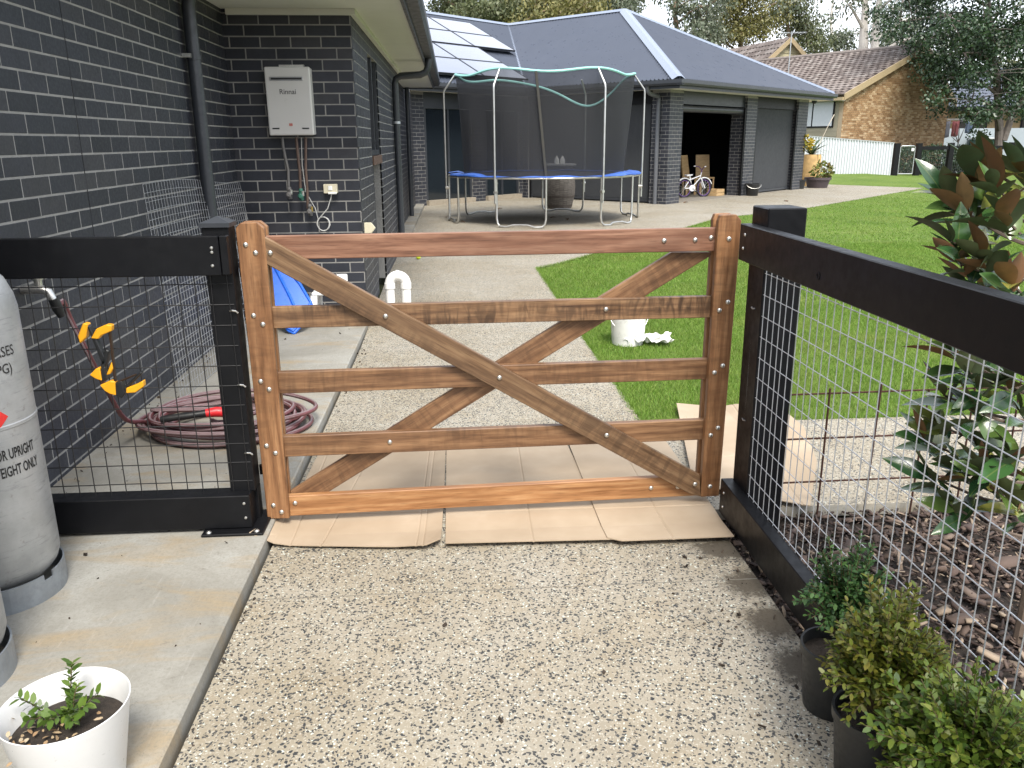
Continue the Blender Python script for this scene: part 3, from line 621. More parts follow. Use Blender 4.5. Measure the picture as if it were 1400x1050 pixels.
def plank(name, poly, d0, d1, mat, ang=None, bevel=0.0025):
    """board cut to poly (s,z) in the gate plane, from d0 to d1 behind the front; grain follows its long axis"""
    P = [Vector(p) for p in poly]; c = sum(P, Vector((0, 0))) / len(P)
    if ang is None:
        e = max(((P[(i + 1) % len(P)] - P[i]) for i in range(len(P))), key=lambda q: q.length); ang = math.atan2(e.y, e.x)
    ca, sa = math.cos(ang), math.sin(ang); loc = [((p - c).x * ca + (p - c).y * sa, -(p - c).x * sa + (p - c).y * ca) for p in P]
    me = MB().prism([(x, -(d1 - d0) / 2, z) for x, z in loc], (0, d1 - d0, 0)).mesh(name, bevel=bevel)
    lx = GD * ca + Vector((0, 0, sa)); lz = -GD * sa + Vector((0, 0, ca)); ly = -GN; o = GL + GD * c.x + Vector((0, 0, c.y)) - GN * (d0 + d1) / 2
    return link(name, me, mat, gate, Matrix(((lx.x, ly.x, lz.x, o.x), (lx.y, ly.y, lz.y, o.y), (lx.z, ly.z, lz.z, o.z), (0, 0, 0, 1))))
T1, T2, T3 = 0.030, 0.062, 0.092
def quad(a, b, c, d, off=0.0): return [gp(*a, off), gp(*b, off), gp(*c, off), gp(*d, off)]
lp = [gp(*q) for q in ((365.7, 709.4), (395.7, 709.0), (360.9, 312), (350.7, 304.2), (328, 305), (322.0, 312.5))]
plank('post', lp, 0, T1, W_PST, math.pi / 2); plank('post', lp, T2, T3, W_PST, math.pi / 2)
rp = [gp(*q) for q in ((958.3, 679.6), (983, 678.2), (1014, 301.5), (1007, 293.3), (986, 294.2), (982.5, 302.6))]
plank('post', rp, 0, T1, W_PST, math.pi / 2); plank('post', rp, T2, T3, W_PST, math.pi / 2)
def rail(tl, tr, br, bl, mat):
    q = quad(tl, tr, br, bl, T1); q[0].x -= 0.055; q[3].x -= 0.055; q[1].x += 0.03; q[2].x += 0.03; return plank('rail', q, T1 + .0005, T2 - .0005, mat)
rail((358.6, 323), (978.6, 311.4), (978.6, 343.4), (358.6, 355.4), W_RED); rail((371.4, 420), (972.9, 405), (971.4, 434.3), (372.9, 449.3), W_FIG)
rail((378.6, 509.4), (967, 490.9), (965.7, 518.6), (380.9, 538.6), W_BRN); rail((388.6, 597), (961.4, 574.3), (960, 601.4), (391.4, 624.9), W_BRN)
rail((395.7, 678.6), (954, 650.5), (952.9, 677.7), (397, 705.7), W_ORG)
plank('brace', [gp(*q) for q in ((360.6, 323.5), (957, 650), (958.6, 679.5), (943, 675.5), (364.6, 361.8))], 0.002, T1 - .0005, W_GRY)
plank('brace', [gp(*q, T2) for q in ((397, 672), (918.6, 345), (973, 345), (973, 349), (445.7, 675), (398, 690))], T2 + .0005, T3 - .004, W_BRN)
bolt = MB().lathe([(0.0001, 0.0062), (0.004, 0.0058), (0.0075, 0.0042), (0.0095, 0.0015), (0.0098, 0)], n=14, capb=False).mesh('bolt', smooth=True, ang=60); bolt.materials.append(STEEL)
def put_bolts(lst, off, par, plane=gp):
    for (x, y) in lst:
        q = gp(x, y, off); o = GL + GD * q.x + Vector((0, 0, q.y)) - GN * (off - 0.0005); z = GN; x_ = GD; y_ = z.cross(x_)
        link('bolt', bolt, None, par, Matrix(((x_.x, y_.x, z.x, o.x), (x_.y, y_.y, z.y, o.y), (x_.z, y_.z, z.z, o.z), (0, 0, 0, 1))))
put_bolts([(335.7, 334.7), (349.3, 345.7), (346.6, 431.4), (359.4, 443.4), (356.3, 521.4), (368, 532.3), (364.3, 609.4), (376.6, 619.4), (373.7, 690.9), (384.9, 700),
           (996.6, 326.6), (995, 412.9), (983.4, 424.3), (988, 500), (976.6, 509.4), (981.4, 584.9), (971.4, 595), (970.6, 664.9), (369.3, 345.7), (527, 432.3), (682.9, 516.3), (829.4, 595), (950, 662)], 0.0, gate)
put_bolts([(403.4, 687.7), (532.9, 604.3), (908, 329), (950.6, 328), (972.3, 325), (828.6, 422.9), (890, 667), (926.6, 665.7)], T1, gate)
for z in (0.22, 1.02): MB().box(-0.812, -0.70, 3.158, 3.172, z - .02, z + .02).build('hinge', BLACK, gate)

# ================================================================== LEFT FENCE
YF = 2.97
lf = thing('wire_fence', 'black post-and-rail fence filled with black wire mesh beside brick wall', 'fence', (-1.2, YF, 0.045))
def bx(name, x0, x1, y0, y1, z0, z1, mat, par, bev=0.003): return MB().box(x0, x1, y0, y1, z0, z1).build(name, mat, par, bevel=bev)
bx('rail', -1.79, -0.828, YF - .002, YF + .04, 1.036, 1.174, BLACK, lf); bx('rail', -1.79, -0.812, YF - .004, YF + .085, 0.058, 0.192, BLACK, lf)
bx('post', -0.893, -0.800, YF + .045, YF + .135, 0.19, 1.20, BLACK, lf); bx('post_face', -0.826, -0.800, YF + .004, YF + .044, 1.036, 1.174, BLACK, lf)
cp = MB().add([(-.9, YF + .036, 1.2), (-.793, YF + .036, 1.2), (-.793, YF + .142, 1.2), (-.9, YF + .142, 1.2), (-.9, YF + .036, 1.215), (-.793, YF + .036, 1.215), (-.793, YF + .142, 1.215), (-.9, YF + .142, 1.215), (-.846, YF + .089, 1.236)],
              [(0, 1, 5, 4), (1, 2, 6, 5), (2, 3, 7, 6), (3, 0, 4, 7), (4, 5, 8), (5, 6, 8), (6, 7, 8), (7, 4, 8), (3, 2, 1, 0)]).build('post_cap', CHAR, lf)
bx('post_foot', -0.893, -0.800, YF + .086, YF + .135, 0.052, 0.19, BLACK, lf)
bx('base_plate', -0.995, -0.762, YF - .05, YF + .17, 0.0455, 0.056, BLACK, lf)
sc = MB().lathe([(0.0001, 0.004), (0.004, 0.0035), (0.006, 0.001), (0.0062, 0)], n=10, capb=False).mesh('screw', smooth=True); sc.materials.append(STEEL)
def screw(p, n, par, name='screw', me=None, s=1.0):
    n = Vector(n).normalized(); x = n.orthogonal().normalized(); y = n.cross(x); p = Vector(p)
    link(name, me or sc, None, par, Matrix(((x.x * s, y.x * s, n.x * s, p.x), (x.y * s, y.y * s, n.y * s, p.y), (x.z * s, y.z * s, n.z * s, p.z), (0, 0, 0, 1))))
for x, y in ((289, 339), (289.5, 345), (290.5, 363.5)): p = ony(x, y, YF - .002); screw(p, (0, -1, 0), lf)
for x, y in ((333.5, 688.5), (336, 708)): p = ony(x, y, YF - .004); screw(p, (0, -1, 0), lf)
for x in (-0.97, -0.79): screw((x, YF - .03, 0.056), (0, 0, 1), lf, s=1.8)
wm = MB(); rw = 0.0021; yw = YF + .042
xs = [-0.822 - 0.0575 * i for i in range(18)]; zs = [0.235 + 0.0765 * i for i in range(11)]
for x in xs: wm.tube([(x, yw - .001, 0.19), (x + random.gauss(0, .001), yw - .001, 0.6), (x, yw - .001, 1.05)], rw, 5)
for z in zs: wm.tube([(-1.79, yw + .002, z), (-1.3, yw + .002, z + random.gauss(0, .002)), (-0.806, yw + .002, z)], rw, 5)
wm.build('wire_mesh', plain('black_wire', (0.010, 0.010, 0.011), 0.4), lf)
for zq in (0.35, 0.62, 0.90): MB().tube([(-.822, yw - .004, zq), (-.812, yw - .012, zq + .004), (-.802, yw - .004, zq), (-.795, yw - .001, zq - .008)], 0.0032, 6).build('staple', STEEL, lf)

# ================================================================== RIGHT FENCE
XF = 1.05
rf = thing('wire_fence', 'black post-and-rail fence with silver wire mesh along the mulch bed', 'fence', (1.1, 2.0, 0))
bx('rail', XF, XF + .045, 0.2, 3.018, 1.055, 1.188, BLACK, rf); bx('rail', XF, XF + .05, 0.2, 3.04, 0.02, 0.166, BLACK, rf)
bx('post', 1.096, 1.236, 2.87, 3.03, -0.08, 1.252, BLACK, rf, 0.004)
for x, y in ((1018.8, 321), (1016, 339.5)): p = onx(x, y, XF); screw(p, (-1, 0, 0), rf)
for x, y in ((989.5, 674), (988, 693)): p = onx(x, y, XF); screw(p, (-1, 0, 0), rf)
p = onx(1118.5, 377.5, XF); MB().lathe([(0.012, 0), (0.012, 0.002), (0.008, 0.002), (0.007, -.001)], n=14, capb=False, mat=Matrix.Rotation(-math.pi / 2, 4, 'Y').to_3x3()).build('knot', BLACK, rf).matrix_basis = Matrix.Translation(p)
wm = MB(); xw = XF + .048
for i in range(58):
    y = 3.0 - 0.05 * i; wm.tube([(xw, y, 0.166), (xw + random.gauss(0, .0012), y + random.gauss(0, .001), 0.6), (xw, y, 1.057)], 0.0016, 5)
for i in range(12):
    z = 0.172 + 0.0775 * i; wm.tube([(xw + .003, 0.2, z), (xw + .003, 1.6, z + random.gauss(0, .0015)), (xw + .003, 3.012, z)], 0.0016, 5)
wm.build('wire_mesh', plain('bright_wire', (.50, .52, .55), .4, .6, var=.1), rf)
for x, y in ((1031, 422), (1018, 574.5)): p = onx(x, y, xw); MB().tube([p + Vector((-.004, .016, .003)), p + Vector((-.006, 0, 0)), p + Vector((-.003, -.014, .004))], 0.0028, 6).build('staple', GALV, rf)

# ================================================================== GAS CYLINDERS
t = NT('cylinder_steel'); v = t.co('Object'); a = t.noise(v, 6, 6, 0.65); sc_ = t.noise(t.co('Object', (3, 3, 26)), 3, 6, 0.72); dn = t.noise(v, 22, 6, 0.75)
col = t.ramp(a, [(.3, (.30, .31, .31)), (.55, (.40, .41, .41)), (.75, (.47, .48, .48))]); col = t.mix(t.mr(sc_, .56, .70, 0, .6), col, (.17, .17, .165)); col = t.mix(t.mr(dn, .62, .74, 0, .65), col, (.15, .12, .095)); t.set(col, t.mr(sc_, .3, .7, .38, .62), .45, .5); t.bump(t.math('ADD', dn, a), .12, .004); CYL = t.m
PRT = plain('stencil_black', (0.012, 0.012, 0.012), 0.6)
def wrap_text(body, size, cx, cy, r, ang, z, mat, par, align='RIGHT', stencil=False, xs_=.8):
    cu = bpy.data.curves.new('lettering', 'FONT'); cu.body = body; cu.size = size; cu.align_x = align; cu.resolution_u = 3; cu.offset = 0.022 * size if stencil else 0.004 * size
    to = bpy.data.objects.new('lettering', cu); COL.objects.link(to); bpy.context.view_layer.update()
    me = bpy.data.meshes.new_from_object(to.evaluated_get(bpy.context.evaluated_depsgraph_get())); bpy.data.objects.remove(to)
    bm = bmesh.new(); bm.from_mesh(me); bmesh.ops.triangulate(bm, faces=bm.faces)
    for q in bm.verts:
        x, y = q.co.x * xs_, q.co.y; th = ang + x / r; q.co = ((cx + (r + .0012) * math.cos(th)), cy + (r + .0012) * math.sin(th), z + y)
    bm.to_mesh(me); bm.free(); return link('lettering', me, mat, par)
def cylinder(cx, cy, label, text):
    c = thing('gas_cylinder', label, 'gas cylinder', (cx, cy, .045), 'gas cylinders against the brick wall'); r = 0.186; z = .045
    MB().lathe([(0.15, .07), (r - .03, .075), (r - .01, .10), (r, .13), (r, .60), (r + .0022, .603), (r + .0022, .612), (r, .615), (r, .955), (r - .006, .995), (r - .025, 1.045), (r - .065, 1.09), (.07, 1.115), (.03, 1.12)], (cx, cy, z), 64).build('body', CYL, c, smooth=True, ang=30)
    # foot ring with slots
    ft = MB(); n = 64
    def ring(z0, z1, skip):
        for k in range(n):
            if skip(k): continue
            a, b = 2 * math.pi * k / n, 2 * math.pi * (k + 1) / n
            for ro, ri in (((r + .006), (r + .001)),):
                P = [(cx + q * math.cos(t_), cy + q * math.sin(t_), zz + z) for t_ in (a, b) for q in (ri, ro) for zz in (z0, z1)]
                ft.add(P, [(2, 6, 7, 3), (0, 1, 5, 4), (1, 3, 7, 5), (0, 4, 6, 2), (0, 2, 3, 1), (4, 5, 7, 6)])
    ring(0.0, .068, lambda k: False); ring(.068, .088, lambda k: k % 16 in (12, 13)); ft.build('foot_ring', plain('foot_steel', (0.30, 0.33, 0.36), 0.45, 0.6, var=.2, dirt=((.12, .11, .1), 9, .5)), c, fix=True)
    col = MB(); 
    for a0 in (0.2, 1.77, 3.34, 4.91):
        for j in range(6):
            a, b = a0 + j * .2, a0 + (j + 1) * .2; P = [(cx + q * math.cos(t_), cy + q * math.sin(t_), zz + z) for t_ in (a, b) for q in (.10, .106) for zz in (1.08, 1.20)]
            col.add(P, [(2, 6, 7, 3), (0, 1, 5, 4), (1, 3, 7, 5), (0, 4, 6, 2), (0, 2, 3, 1), (4, 5, 7, 6)])
    col.build('collar', CYL, c); MB().lathe([(.02, 1.12), (.02, 1.16), (.013, 1.165), (.013, 1.185), (.028, 1.187), (.028, 1.20)], (cx, cy, z), 16).build('valve', plain('brass', (.5, .36, .12), .35, .9), c, smooth=True)
    if text:
        def A(x, y):  # pixel -> angle on the cylinder, z
            d = ray(x, y); ox, oy = -cx, -cy; a = d.x ** 2 + d.y ** 2; b = 2 * (ox * d.x + oy * d.y); cc = ox * ox + oy * oy - r * r; t_ = (-b - math.sqrt(max(b * b - 4 * a * cc, 0))) / (2 * a); p = CAMP + d * t_
            return math.atan2(p.y - cy, p.x - cx), p.z
        a, zz = A(19, 483); wrap_text('LIQUEFIED GASES', 0.044, cx, cy, r, a, zz, PRT, c)
        a, zz = A(17, 506); wrap_text('(LPG)', 0.044, cx, cy, r, a, zz - .004, PRT, c)
        a, zz = A(46, 613); wrap_text('STORE OR UPRIGHT', 0.046, cx, cy, r, a, zz, PRT, c, stencil=True, xs_=.50)
        a, zz = A(51, 633); wrap_text('FILL BY WEIGHT ONLY', 0.046, cx, cy, r, a, zz - .003, PRT, c, stencil=True, xs_=.50)
        a, zz = A(11, 569); dm = MB(); s_ = .068; cen = a - s_ / r
        def on(dx, dy, e): th = cen + dx / r; return (cx + (r + e) * math.cos(th), cy + (r + e) * math.sin(th), zz + dy)
        g_ = 8; V = []; F = []
        for e, sz, mt, nm in ((.0010, s_, plain('label_red', (.62, .03, .025), .5), 'hazard_label'), (.0018, s_ * .42, WHITEPL, 'label_centre')):
            m_ = MB()
            for i in range(g_):
                x0, x1 = -sz + 2 * sz * i / g_, -sz + 2 * sz * (i + 1) / g_; h0, h1 = sz - abs(x0), sz - abs(x1)
                m_.add([on(x0, -h0, e), on(x1, -h1, e), on(x1, h1, e), on(x0, h0, e)], [(0, 1, 2, 3)])
            m_.build(nm, mt, c, fix=False)
    return c
cylinder(-1.548, 2.585, 'tall silver gas cylinder with stencilled lettering and red hazard diamond', True)
cylinder(-1.475, 2.085, 'silver gas cylinder next to the lettered one, only its foot showing', False)

# ================================================================== HEATER, OUTLET
YH = 7.2
hb = thing('water_heater', 'pale grey instant gas water heater hung on the brick wall', 'water heater', (-1.28, 7.2, 1.5))
HW = plain('heater_enamel', (0.60, 0.59, 0.56), 0.35, var=0.03, scale=3)
HYF = 7.05; x0, x1 = ony(363.5, 130, HYF).x, ony(425.5, 130, HYF).x; zt, zb_ = ony(390, 91, HYF).z, ony(400, 185, HYF).z
MB().box(x0 + .012, x1 - .004, 7.092, 7.196, zb_ + .004, zt - .004).build('casing', HW, hb, bevel=0.008, seg=2)
cov = MB().box(x0, x1, 7.05, 7.09, zb_, zt).build('cover', HW, hb, bevel=0.012, seg=3)
xm = (x0 + x1) / 2
MB().box(x0 + .04, x1 - .055, 7.042, 7.052, zt - .105, zt - .075).build('exhaust_slot', plain('slot_rim', (.42, .42, .42), .35, .6), cov, bevel=0.003); MB().box(x0 + .05, x1 - .065, 7.039, 7.044, zt - .097, zt - .083).build('slot', BLKPL, cov)
for xq in (x0 + .03, x1 - .09): MB().box(xq, xq + .055, 7.047, 7.051, zb_ + .048, zb_ + .058).build('vent', BLKPL, cov)
def flat_text(body, size, loc, mat, par, rx=math.pi / 2):
    cu = bpy.data.curves.new('lettering', 'FONT'); cu.body = body; cu.size = size; cu.align_x = 'CENTER'; cu.offset = .012 * size; cu.extrude = .0006
    to = bpy.data.objects.new('lettering', cu); COL.objects.link(to); bpy.context.view_layer.update()
    me = bpy.data.meshes.new_from_object(to.evaluated_get(bpy.context.evaluated_depsgraph_get())); bpy.data.objects.remove(to); me.transform(Matrix.Translation(loc) @ Matrix.Rotation(rx, 4, 'X')); return link('lettering', me, mat, par)
flat_text('Rinnai', 0.054, (xm - .005, 7.0495, zt - .205), plain('logo_grey', (.09, .085, .085), .5), cov)
for i in range(2): MB().box(xm - .012 + i * .014, xm - .001 + i * .014, 7.047, 7.0502, zb_ + .072, zb_ + .092).build('label', plain('label_rust', (.5, .12, .09), .5), cov)
MB().box(x0 + .10, x1 - .06, 7.15, 7.19, zt, zt + .022).build('bracket', STEEL, hb)
COP = plain('lagged_pipe', (0.10, 0.065, 0.05), 0.6, var=.3); GRYP = plain('pipe_lead', (0.13, 0.125, 0.12), 0.6, var=.2)
def pxpath(pts, Y): return [ony(x, y, Y) for x, y in pts]
pipe_path(pxpath([(386, 188), (387, 200), (390, 215), (394, 232), (395, 262)], 7.12), .012, 'pipe', GRYP, hb, 8); pipe_path(pxpath([(405, 188), (407, 210), (410, 235), (411, 265)], 7.12), .012, 'pipe', COP, hb, 8)
pipe_path(pxpath([(418, 188), (418, 230), (420, 258), (421, 285)], 7.12), .011, 'pipe', COP, hb, 8)
BRASS = plain('brass', (.5, .36, .12), .35, .9)
def valve(x, y, c, hc):
    p = ony(x, y, 7.11); v_ = MB().lathe([(.012, -.05), (.02, -.045), (.022, -.01), (.016, .02), (.02, .03), (.014, .05)], p, 12).lathe([(.022, 0), (.022, .03), (.012, .04)], p + Vector((0, -.02, -.01)), 10, mat=Matrix.Rotation(math.pi / 2, 3, 'X')).build('valve', c, hb, smooth=True)
    MB().box(p.x + .012, p.x + .03, p.y - .05, p.y - .02, p.z - .012, p.z + .03).build('handle', hc, v_, bevel=.004)
valve(396, 264, GRYP, STEEL); valve(412, 266, plain('valve_green', (.03, .13, .09), .5), STEEL); valve(424, 287, GRYP, BRASS)
cc = ony(442, 306, 7.17); pts = pxpath([(412, 188), (413, 225), (418, 262), (431, 285)], 7.15)
for k in range(26):
    a = math.pi * .75 - k * 2 * math.pi / 12.5; pts.append(cc + Vector((math.cos(a) * (.058 - .0004 * k), 0.008 - .0006 * k, math.sin(a) * .058)))
pts += pxpath([(448, 285), (452, 272), (453.5, 264)], 7.15); pipe_path(pts, .0042, 'cord', plain('cord_grey', (.5, .5, .48), .5), hb, 6)
p = ony(453, 259, 7.19); go = thing('power_outlet', 'cream outdoor power outlet under the water heater', 'power outlet', p)
IV = plain('ivory_plastic', (.62, .57, .42), .45, var=.05); MB().box(p.x - .058, p.x + .055, 7.135, 7.196, p.z - .03, p.z + .045).build('box', IV, go, bevel=.006, seg=2)
MB().box(p.x - .018, p.x + .016, 7.127, 7.136, p.z - .005, p.z + .032).build('switch', WHITEPL, go, bevel=.003); MB().box(p.x - .02, p.x + .05, 7.12, 7.15, p.z - .036, p.z - .018).build('plug', WHITEPL, go, bevel=.004)
p = ony(505, 312, 7.15); tag(MB().prism([(p.x - .045, 7.165, p.z + .045), (p.x + .015, 7.165, p.z + .045), (p.x + .05, 7.165, p.z - .0), (p.x + .015, 7.165, p.z - .045), (p.x - .045, 7.165, p.z - .045)], (0, .025, 0)).build('cover_plate', IV, None, bevel=.004), 'small cream five-sided cover plate on the brick corner above the gate', 'cover plate')

# leaning mesh offcut
lm = thing('mesh_panel', 'galvanised wire mesh offcut curled against the brick corner', 'wire mesh', (-1.6, 5.2, .045)); mb = MB()
# sheet leaning on the long wall: bottom edge on the apron, top edge touching the wall
def sheet(s_, t_):   # s along, t up
    b_ = Vector((-1.62 + .06 * s_ + .05 * s_ * s_, 4.72 + 1.75 * s_, .05)); tl_, tr2 = onx(195, 252, -1.782), ony(327, 246, 7.08); tp = Vector((-1.782 + (tr2.x + 1.782) * s_ ** 3, tl_.y + (7.08 - tl_.y) * s_, tl_.z + (tr2.z - tl_.z) * s_ + .02 * math.sin(5 * s_)))
    return b_.lerp(tp, t_) + Vector((.02 * math.sin(math.pi * t_) * s_, 0, 0))
for i in range(41): mb.tube([sheet(i / 40, t_ / 8) for t_ in range(9)], .0017, 4)
for j in range(25): mb.tube([sheet(i / 14, j / 24) for i in range(15)], .0017, 4)
mb.build('wires', plain('dull_wire', (.36, .37, .38), .5, .3, var=.2), lm)

# ================================================================== HOSE, TAP, CLAMPS
ZA = 0.045
t = NT('hose_rubber'); v = t.co('UV'); g_ = t.n('NewGeometry'); n = t.noise(t.co('Object'), 6, 4)
HOSE = plain('hose_maroon', (0.12, 0.035, 0.038), 0.4, var=.35, scale=9, dirt=((.20, .13, .13), 5, .5)); HOSG = plain('hose_stripe', (0.21, 0.15, 0.155), 0.45, var=.2)
hs = thing('garden_hose', 'coiled maroon garden hose with grey stripe lying on the concrete', 'hose', (-1.2, 4.2, ZA))
HC = Vector((-1.22, 4.20, 0)); pts = []
tapp = onx(62, 395, -1.70)
lead = [Vector((-1.668, tapp.y + .012, tapp.z - .09)), onx(86, 412, -1.66), onx(96, 435, -1.66), Vector(ony(120, 482, 3.62)), ony(150, 540, 3.75), ony(172, 574, 3.95), Vector((-1.625, 4.16, ZA + .06))]
pts += lead; N = 10
for k in range(N * 22):
    a = math.pi * 1.06 + k * 2 * math.pi / 22; lp_ = k / 22; rr = .335 + .055 * math.sin(lp_ * 2.4) + .02 * math.sin(lp_ * 5.1 + 1)
    ox, oy = .03 * math.sin(lp_ * 1.7), .025 * math.cos(lp_ * 2.3); zz = ZA + .012 + .0082 * lp_ + .012 * (1 + math.sin(a * 2 + lp_ * 1.9)) * min(1, lp_ / 3)
    pts.append(HC + Vector((ox + rr * 1.08 * math.cos(a), oy + rr * .82 * math.sin(a), zz)))
pts += [HC + Vector((.15, .05, .13)), HC + Vector((.02, -.12, .12)), HC + Vector((-.05, -.10, .125))]
def spline(P, n=3):
    out = []
    for i in range(len(P) - 1):
        p0, p1, p2, p3 = P[max(i - 1, 0)], P[i], P[i + 1], P[min(i + 2, len(P) - 1)]
        for j in range(n):
            u = j / n; out.append(0.5 * ((2 * p1) + (p2 - p0) * u + (2 * p0 - 5 * p1 + 4 * p2 - p3) * u * u + (3 * p1 - p0 - 3 * p2 + p3) * u ** 3))
    return out + [P[-1]]
SP = spline([Vector(p) for p in pts]); MB().tube(SP, .0115, 8).build('hose', HOSE, hs, smooth=True, ang=60)
st = MB()
for off in (Vector((0, -.35, 1)), Vector((0, -1, .25))):
    st.tube([p + off.normalized() * .0082 for p in SP], .0058, 6)
st.build('stripe', HOSG, hs, smooth=True)
nz = thing('hose_nozzle', 'red and black hose wand resting on the coiled hose', 'hose nozzle', HC + Vector((0, 0, .14)))
a_, b_ = ony(223, 603, 3.98), ony(283, 578, 4.03); a_.z = .175; b_.z = .185; d_ = (b_ - a_).normalized()
MB().tube([a_, a_ + d_ * .012, a_.lerp(b_, .8), b_], [.012, .017, .017, .02], 12).build('wand', BLKPL, nz, smooth=True)
RED = plain('red_plastic', (.60, .02, .025), .4, var=.1); MB().tube([b_, b_ + d_ * .05, b_ + d_ * .10 + Vector((0, 0, -.01)), b_ + d_ * .13 + Vector((0, 0, -.04))], [.021, .026, .026, .02], 12).build('handle', RED, nz, smooth=True)
tp = thing('garden_tap', 'metal garden tap on the brick wall above the hose', 'tap', tapp)
MB().tube([(-1.795, tapp.y, tapp.z), (-1.72, tapp.y, tapp.z), (-1.69, tapp.y, tapp.z - .012), (-1.675, tapp.y, tapp.z - .05)], [.02, .02, .018, .017], 12).lathe([(.016, 0), (.016, .04), (.026, .042), (.026, .055)], (-1.725, tapp.y, tapp.z), 12).build('spout', STEEL, tp, smooth=True)
MB().tube([(-1.725, tapp.y - .045, tapp.z + .062), (-1.725, tapp.y + .045, tapp.z + .062)], .011, 10).build('handle', STEEL, tp, smooth=True); MB().tube([(-1.675, tapp.y, tapp.z - .04), (-1.668, tapp.y + .01, tapp.z - .085), (-1.662, tapp.y + .02, tapp.z - .12)], [.021, .022, .016], 12).build('connector', BLKPL, tp, smooth=True)
YEL = plain('yellow_plastic', (.78, .36, .012), .4, var=.08)
def clamp(name_label, pix_pad1, pix_pad2, bar0, bar1, grip):
    """trigger clamp hung on the mesh: flat steel bar, two yellow jaw pads, black body and yellow grip"""
    y = YF + .015; A_ = ony(*bar0, y); B_ = ony(*bar1, y); c = thing('trigger_clamp', name_label, 'clamp', A_, None)
    MB().beam(A_, B_, .006, .016, (0, 1, 0)).build('bar', plain('bar_steel', (.06, .035, .022), .5, .6), c, bevel=.001)
    for nm, poly in (('jaw_pad', pix_pad1), ('jaw_pad', pix_pad2)):
        P = [ony(q[0], q[1], y - .016) for q in poly]; MB().prism(P, (0, .03, 0)).build(nm, YEL, c, bevel=.003)
    for poly in grip:
        P = [ony(q[0], q[1], y - .012) for q in poly]; MB().prism(P, (0, .026, 0)).build('body', BLKPL, c, bevel=.003)
    return c
clamp('yellow and black trigger clamp, upper one hooked on the fence mesh', [(113, 442), (120, 443), (117, 462), (109, 470), (106, 460)], [(124, 463), (131, 450), (145, 444), (152, 445), (152, 453), (138, 459), (134, 464)], (150, 447), (158, 522), [[(117, 443), (122, 446), (146, 495), (140, 500), (128, 470)], [(144, 478), (149, 480), (146, 497), (139, 508), (137, 500)]])
clamp('yellow and black trigger clamp, lower one lying against the fence mesh', [(122, 513), (131, 504), (136, 503), (139, 521), (130, 518)], [(172, 531), (186, 526), (195, 521), (196, 529), (185, 537), (172, 538)], (150, 527), (186, 512), [[(157, 524), (166, 521), (171, 538), (166, 545), (158, 541)], [(137, 505), (143, 501), (146, 520), (139, 523)], [(170, 528), (192, 508), (194, 511), (174, 531)]])
P = [ony(q[0], q[1], YF + .0) for q in [(136, 527), (150, 521), (157, 522), (158, 541), (150, 539), (143, 535)]]; o = MB().prism(P, (0, .028, 0)).build('grip', YEL, bpy.data.objects['trigger_clamp.001'], bevel=.003)
P = [ony(q[0], q[1], YF + .0) for q in [(147, 508), (152, 495), (154, 505), (150, 512), (145, 513)]]; MB().prism(P, (0, .025, 0)).build('grip', YEL, bpy.data.objects['trigger_clamp.001'], bevel=.003)

# ================================================================== THINGS BY THE HEATER WALL
bl = thing('plastic_board', 'bright blue plastic board leaning on the brick wall behind gate', 'plastic board', (-1.35, 6.9, ZA))
tipb = onz(402, 457, ZA + .004); 
bpn = Vector((.10, -1, .82)).normalized(); bpo = Vector((tipb.x, tipb.y, tipb.z))
def bb(px, py, Y=0):
    d = ray(px, py); return CAMP + d * ((bpo - CAMP).dot(bpn) / d.dot(bpn))
out = [bb(402, 457), bb(414, 444), bb(428, 415), bb(412, 388), bb(390, 362), bb(368, 338), bb(348, 336), bb(342, 350), bb(356, 385), bb(376, 425), bb(392, 452)]
nrm = bpn
MB().prism(out, -nrm * .03).build('board', BLUE, bl, bevel=.012, seg=3)
ctr = sum(out, Vector()) / len(out); MB().tube([ctr.lerp(q, .93) + nrm * .003 for q in out], .012, 8, closed=True).build('raised_edge', BLUE, bl, smooth=True, ang=70)
MB().tube([bb(408, 432) + nrm * .004, bb(396, 405) + nrm * .004, bb(372, 358) + nrm * .004], .012, 8).build('ridge', BLUE, bl, smooth=True)
ch = thing('kids_chair', 'small white plastic kids chair beside the blue board', 'chair', onz(455, 447, ZA)); cx, cy = -1.02, 6.82
MB().box(cx - .15, cx + .15, cy - .14, cy + .14, .30, .325).build('seat', WHITEPL, ch, bevel=.01, seg=2)
MB().box(cx + .02, cx + .11, cy + .13, cy + .155, .326, .43).build('backrest', WHITEPL, ch, bevel=.01, seg=2)
for sx in (-1, 1):
    for sy in (-1, 1): MB().add([(cx + sx * .13 + q * .025, cy + sy * .12 + r_ * .02, .30) for q, r_ in ((-1, -1), (1, -1), (1, 1), (-1, 1))] + [(cx + sx * .15 + q * .03, cy + sy * .135 + r_ * .02, ZA) for q, r_ in ((-1, -1), (1, -1), (1, 1), (-1, 1))], [(0, 1, 2, 3), (7, 6, 5, 4), (0, 4, 5, 1), (1, 5, 6, 2), (2, 6, 7, 3), (3, 7, 4, 0)]).build('leg', WHITEPL, ch)
PVC = plain('pvc_white', (.82, .82, .80), .3, var=.03, dirt=((.45, .43, .38), 6, .2)); pv = thing('drain_pipe_bend', 'white plastic drain pipe bent into an upturned U on the path', 'pipe', (-.55, 7.35, 0))
YV = 7.35; xa, xb = ony(533.5, 400, YV).x, ony(555.5, 400, YV).x; zt = ony(545, 377, YV).z - .01; rr = (xb - xa) / 2; xm = (xa + xb) / 2
MB().tube([(xa, YV, 0), (xa, YV, zt - rr)], .040, 20).build('pipe', PVC, pv, smooth=True); MB().tube([(xb, YV, 0), (xb, YV, zt - rr)], .040, 20).build('pipe', PVC, pv, smooth=True)
